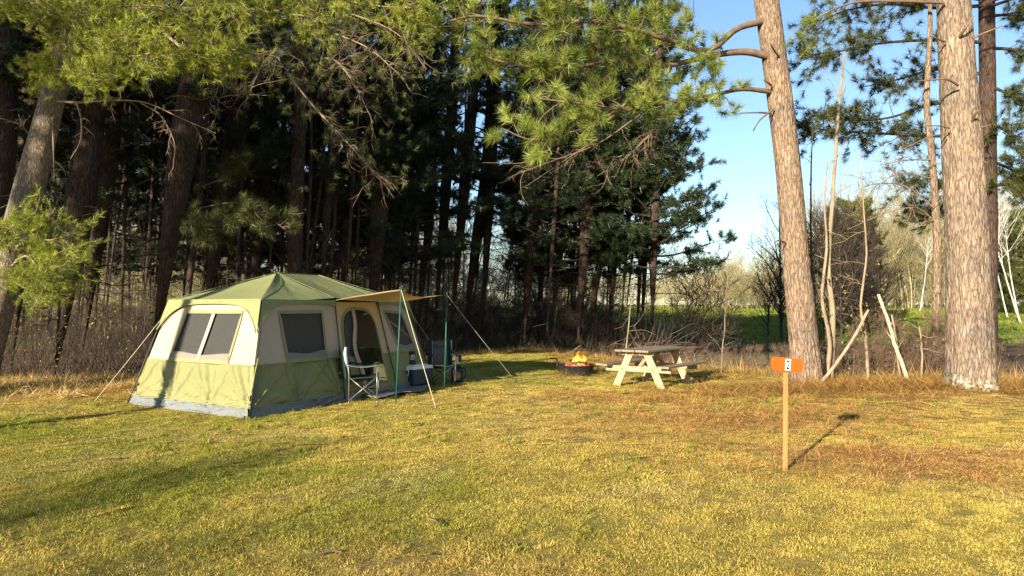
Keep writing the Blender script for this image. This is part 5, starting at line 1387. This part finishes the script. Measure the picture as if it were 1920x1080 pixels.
mb = MB(); a = np.linspace(0, math.pi, 12); mb.tube(np.stack([.05 * np.cos(a), 0 * a, .235 + .06 * np.sin(a)], 1), .004, 5); mb.build('carry_handle', BLK, e2, True)
# blue jug behind the second chair
e = empty('water_jug', (*(G(857, 716)[:2]), 0), 'blue jug with yellow panel on the grass right of the grey chair', 'jug', None, (0, 0, R(10)))
BLUE = simple('blue_plastic', (.009, .02, .055), (.012, .026, .065), 4, .4)
mb = MB(); mb.box((0, 0, .15), (.24, .20, .30)); mb.build('body', BLUE, e, bevel=.03)
mb = MB(); mb.lathe([(0, .30), (.085, .30), (.085, .34), (.06, .355), (0, .355)], 18); mb.build('lid', BLUE, e, True)
mb = MB(); a = np.linspace(0, 2 * math.pi, 20, endpoint=False); mb.add(np.stack([.065 * np.cos(a), np.full(20, -.108), .14 + .085 * np.sin(a)], 1), [tuple(range(20))]); mb.build('yellow_panel', simple('yellow_panel', (.35, .22, .04), None, 5, .5), e, thick=.006)
mb = MB(); mb.tube(bez([(.11, -.02, .29), (.17, -.02, .27), (.175, -.02, .12), (.115, -.02, .06)], 12), .014, 8); mb.build('handle', BLUE, e, True)

# ------------------------------------------------------------------ fire ring
fc = np.array([1.50, 17.45, 0.0]); fc[2] = float(gh(fc[0], fc[1]))
e = empty('fire_ring', fc, 'low black steel fire ring on the lawn left of the picnic table', 'fire ring')
IRON = simple('black_steel', (.022, .022, .023), (.035, .033, .032), 12, .42, .15, 40, metal=.3)
mb = MB(); mb.lathe([(.415, -.03), (.415, .215), (.43, .222), (.43, .24), (.395, .24), (.395, -.03)], 56); mb.build('ring', IRON, e, True)
mb = MB(); mb.tube(np.array([(-.40, -.05, .20), (-.44, -.05, .22), (-.44, -.05, .36), (-.46, -.05, .385), (-.62, -.05, .39)]), .014, 8); mb.tube([(-.44, -.05, .20), (-.44, -.05, .27)], .026, 8); mb.build('grate_handle', IRON, e, True)
mb = MB(); mb.box((-.33, -.05, .27), (.16, .1, .012)); mb.build('grate_bracket', IRON, e)
g2 = np.random.default_rng(77)
m_, nt, b, N = nodes('glowing_embers'); b.inputs['Base Color'].default_value = (.05, .02, .015, 1)
nt.links.new(ramp(nt, noise_fac(nt, 9, 4), [(.38, (.0, .0, .0)), (.52, (.75, .06, .01)), (.68, (1, .28, .05))]), b.inputs['Emission Color']); b.inputs['Emission Strength'].default_value = 1.1
mb = MB()
for k in range(46):
    a, r_ = g2.uniform(0, 6.28), .33 * math.sqrt(g2.uniform(0, 1)); s_ = g2.uniform(.035, .07)
    q_ = np.linalg.qr(g2.normal(size=(3, 3)))[0]; mb.box((r_ * math.cos(a), r_ * math.sin(a), .20 + .05 * g2.uniform(0, 1) - .1 * r_), (s_ * 1.5, s_, s_ * .8), q_)
mb.build('embers', m_, e)['kind'] = 'stuff'
LOG = simple('charred_log', (.05, .032, .022), (.16, .09, .05), 5, .9, .6, 30)
for k in range(5):
    a = g2.uniform(0, 3.14); d_ = np.array([math.cos(a), math.sin(a), g2.uniform(-.1, .12)]) * g2.uniform(.2, .28); c = np.array([g2.normal(0, .07), g2.normal(0, .07), .25 + .015 * k])
    mb = MB(); mb.tube([c - d_, c, c + d_], [.035, .04, .032], 9); mb.build('log', LOG, e, True)
m_ = bpy.data.materials.new('flame'); m_.use_nodes = True; nt = m_.node_tree; nt.nodes.clear()
ou = nt.nodes.new('ShaderNodeOutputMaterial'); em = nt.nodes.new('ShaderNodeEmission'); tr = nt.nodes.new('ShaderNodeBsdfTransparent'); mx = nt.nodes.new('ShaderNodeMixShader')
at = nt.nodes.new('ShaderNodeAttribute'); at.attribute_name = 'tint'
nt.links.new(ramp(nt, at.outputs['Fac'], [(0, (1, .62, .22)), (.35, (1, .42, .06)), (.75, (.95, .17, .01)), (1, (.6, .05, .0))]), em.inputs[0]); em.inputs[1].default_value = 1.5
fac = ramp(nt, at.outputs['Fac'], [(0, (.35, .35, .35)), (.4, (.45, .45, .45)), (.8, (.72, .72, .72)), (1, (.95, .95, .95))])
nt.links.new(fac, mx.inputs[0]); nt.links.new(em.outputs[0], mx.inputs[1]); nt.links.new(tr.outputs[0], mx.inputs[2]); nt.links.new(mx.outputs[0], ou.inputs[0])
m_.cycles.emission_sampling = 'NONE'; bpy.data.materials['glowing_embers'].cycles.emission_sampling = 'NONE'
fe = empty('campfire_flames', fc + [0, 0, .22], 'bright orange flames burning in the black fire ring', 'flames')
for k in range(16):
    a, r_ = g2.uniform(0, 6.28), abs(g2.normal(0, .11)); h = g2.uniform(.2, .48) * max(.35, 1 - r_ / .3); n_ = 14
    t = np.linspace(0, 1, n_); x = r_ * math.cos(a) * 1.3 + .05 + .045 * np.sin(t * g2.uniform(3, 7) + g2.uniform(0, 6)) * t ** .7 + .05 * t; y = r_ * math.sin(a) + .04 * np.sin(t * 5 + g2.uniform(0, 6)) * t
    rd = g2.uniform(.024, .05) * (np.sin(np.pi * np.clip(t * .8 + .2, 0, 1)) ** 1.2 * (1 + .35 * np.sin(t * 11 + k))) * (1 - t ** 2.5) + .001
    tw = Twigs(); pts_ = np.stack([x, y, h * t], 1); tw.tube(pts_, 1, 1, 10)
    v = tw.v[0].reshape(n_, 10, 3); v = pts_[:, None] + (v - pts_[:, None]) * rd[:, None, None]
    me_ = tri_mesh('flame_tongue', v.reshape(-1, 3), tw.t[0], np.repeat(t, 10), True); link('flame_tongue', me_, m_, fe)

# ------------------------------------------------------------------ picnic table
pc = np.array([2.50, 14.70, 0.0]); pc[2] = float(gh(pc[0], pc[1]))
ang = math.atan2(.8, .6)                                # long axis
e = empty('picnic_table', pc, 'weathered wooden picnic table with bleached A frame legs', 'picnic table', None, (0, 0, ang))
WOODT = simple('weathered_board', (.32, .25, .175), (.17, .125, .088), 5, .85, .4, 30, (.35, 6, 6)); WOODL = simple('bleached_plank', (.47, .375, .23), (.27, .205, .12), 5, .85, .35, 30, (4, 4, .6)); WOODM = simple('pale_brace', (.43, .34, .205), (.29, .22, .13), 4, .85, .3, 30, (6, 1, 6))
def plank(c, size, m, nm, rot=None):
    mb = MB(); mb.box(c, size, rot); return mb.build(nm, m, e, bevel=.006)
for k in range(5):
    plank((.62 + .012 * math.sin(k * 2.3), (k - 2) * .148, .735 + .003 * math.sin(k * 3.1)), (1.83, .138, .04), WOODT, 'top_board')
for sy in (-1, 1):
    for k in range(2): plank((.62 + .01 * k * sy, sy * (.60 + k * .135), .44 + .003 * k), (1.83, .125, .04), WOODT, 'bench_board')
for x in (0.0, 1.24):
    for sy in (-1, 1):
        mb = MB(); mb.beam((x + .022, sy * .17, .71), (x + .022, sy * .50, -.01), .15, .04, (1, 0, 0)); v = mb.v[0]
        mb.build('leg', WOODL, e, bevel=.006)
        for zz in (.36, .66):
            yy = sy * (.17 + (.71 - zz) / .72 * .33); mb = MB(); mb.tube([(x - .046, yy, zz), (x - .036, yy, zz)], .013, 8); mb.build('bolt', MAT['limb_dark'], e)
    plank((x - .02, 0, .365), (.04, 1.42, .105), WOODM, 'bench_support')
    plank((x - .02, 0, .675), (.04, .70, .07), WOODM, 'top_cleat')
for x0, x1 in ((.02, .58), (1.22, .66)):
    mb = MB(); mb.beam((x0, 0, .37), (x1, 0, .69), .085, .036); mb.build('diagonal_brace', WOODM, e, bevel=.005)
plank((.62, 0, .695), (.04, .68, .06), WOODM, 'top_cleat')

# ------------------------------------------------------------------ numbered site sign
sb = G(1472, 884); sb[2] = float(gh(sb[0], sb[1]))
e = empty('site_sign', sb, 'orange site marker sign on a thin wooden stake in the foreground', 'sign', None, (0, 0, R(14)))
STAKE = simple('stake_wood', (.50, .25, .085), (.36, .165, .055), 5, .75, .2, 30, (6, 6, .6)); ORANGE = simple('orange_paint', (.60, .105, .010), (.50, .085, .008), 6, .5, .1, 60)
mb = MB(); mb.beam((0, 0, -.1), (.018, 0, 1.0), .042, .018, (0, 1, 0)); mb.v[0][:, :] += 0; mb.build('stake', STAKE, e, bevel=.002)
def rrect(w, h, r, n_=7):
    pts = []
    for cx, cy, a0 in ((w / 2 - r, h / 2 - r, 0), (-w / 2 + r, h / 2 - r, 90), (-w / 2 + r, -h / 2 + r, 180), (w / 2 - r, -h / 2 + r, 270)):
        for k in range(n_): a = R(a0 + 90 * k / (n_ - 1)); pts.append((cx + r * math.cos(a), cy + r * math.sin(a)))
    return pts
TL = R(5.0)                                             # the board hangs a little askew
def board(pts, y0, y1, nm, m, par, bev=0):
    c, s_ = math.cos(-TL), math.sin(-TL); v = [((x * c - z * s_) + .02, y, (x * s_ + z * c) + 1.03) for y in (y0, y1) for x, z in pts]; n_ = len(pts)
    mb = MB(); mb.add(v, [tuple(range(n_))[::-1], tuple(range(n_, 2 * n_))] + [(i_, (i_ + 1) % n_, n_ + (i_ + 1) % n_, n_ + i_) for i_ in range(n_)])
    o = mb.build(nm, m, par, bevel=bev)
    bm = bmesh.new(); bm.from_mesh(o.data); bmesh.ops.recalc_face_normals(bm, faces=bm.faces); bm.to_mesh(o.data); bm.free(); return o
bd = board(rrect(.345, .135, .04), -.033, -.011, 'board', ORANGE, e, .002)
board(rrect(.058, .112, .003), -.0365, -.0325, 'number_plate', simple('white_plate', (.82, .8, .76), (.76, .74, .7), 8, .5), bd)
cu = bpy.data.curves.new('numeral', 'FONT'); cu.body = '2'; cu.size = .118; cu.align_x = 'CENTER'; cu.align_y = 'CENTER'; cu.extrude = .001; cu.offset = .0022
to = bpy.data.objects.new('numeral', cu); COL.objects.link(to)
bpy.context.view_layer.update()
me_ = bpy.data.meshes.new_from_object(to.evaluated_get(bpy.context.evaluated_depsgraph_get())); bpy.data.objects.remove(to)
v = np.array([x.co for x in me_.vertices]); v -= (v.max(0) + v.min(0)) / 2; v[:, 0] *= .036 / (np.ptp(v[:, 0])); v[:, 1] *= .088 / np.ptp(v[:, 1])
c_, s_ = math.cos(-TL), math.sin(-TL)
nv = np.stack([v[:, 0] * c_ - v[:, 1] * s_ + .02, -.038 - v[:, 2], v[:, 0] * s_ + v[:, 1] * c_ + 1.03], 1)
me_.vertices.foreach_set('co', nv.astype(np.float32).ravel()); me_.update()
link('numeral', me_, simple('black_numeral', (.012, .012, .012), None, 5, .5), bd)

# ------------------------------------------------------------------ things far back in the wood
fp = P(965, 600, 44); fp = np.array([fp[0], fp[1], float(gh(fp[0], fp[1]))])
e = empty('picnic_table', fp, 'dark picnic table far back in the wood left of the broad pine', 'picnic table', None, (0, 0, R(20)), 1.25)
for k in range(5): mb = MB(); mb.box((0, (k - 2) * .148, .735), (1.83, .135, .04)); mb.build('top_board', MAT['limb_dark'], e)
for sy in (-1, 1):
    mb = MB(); mb.box((0, sy * .66, .44), (1.83, .26, .04)); mb.build('bench_board', MAT['limb_dark'], e)
    for x in (-.6, .6): mb = MB(); mb.beam((x, sy * .17, .71), (x, sy * .52, 0), .14, .04, (1, 0, 0)); mb.build('leg', MAT['limb_dark'], e)
    mb = MB(); mb.box((sy * .6 + .05, 0, .37), (.04, 1.4, .1)); mb.build('bench_support', MAT['limb_dark'], e)
a_, b_ = P(935, 572, 46), P(975, 566, 45.5)
mb = MB(); mb.tube(bez([a_ * 0, (b_ - a_) * .5 + [0, 0, .05], b_ - a_], 8), [.12, .12, .11, .1, .1, .09, .08, .07], 9); o = mb.build('fallen_log', simple('pale_log', (.5, .42, .32), (.35, .28, .2), 3, .9), None, True)
o.location = (a_[0], a_[1], float(gh(a_[0], a_[1])) + .35); tag(o, 'pale fallen log glimpsed far back between the pines', 'log')
# rail fence glimpsed at far left
f0, f1 = P(-10, 600, 34), P(90, 600, 36)
e = empty('rail_fence', (f0[0], f0[1], 0), 'dark rail fence glimpsed behind the pale leaning trunk', 'fence')
dx = (f1 - f0) * [1, 1, 0]
for k in range(3): mb = MB(); mb.tube([np.array([0, 0, .7 + .42 * k]), dx * .5 + [0, 0, .72 + .42 * k], dx + [0, 0, .7 + .42 * k]], .06, 7); mb.build('rail', MAT['twig_dark'], e, True)
for k in range(3): mb = MB(); mb.tube([dx * k / 2 + [0, .08, -.1], dx * k / 2 + [0, .08, 1.75]], .08, 7); mb.build('post', MAT['twig_dark'], e, True)
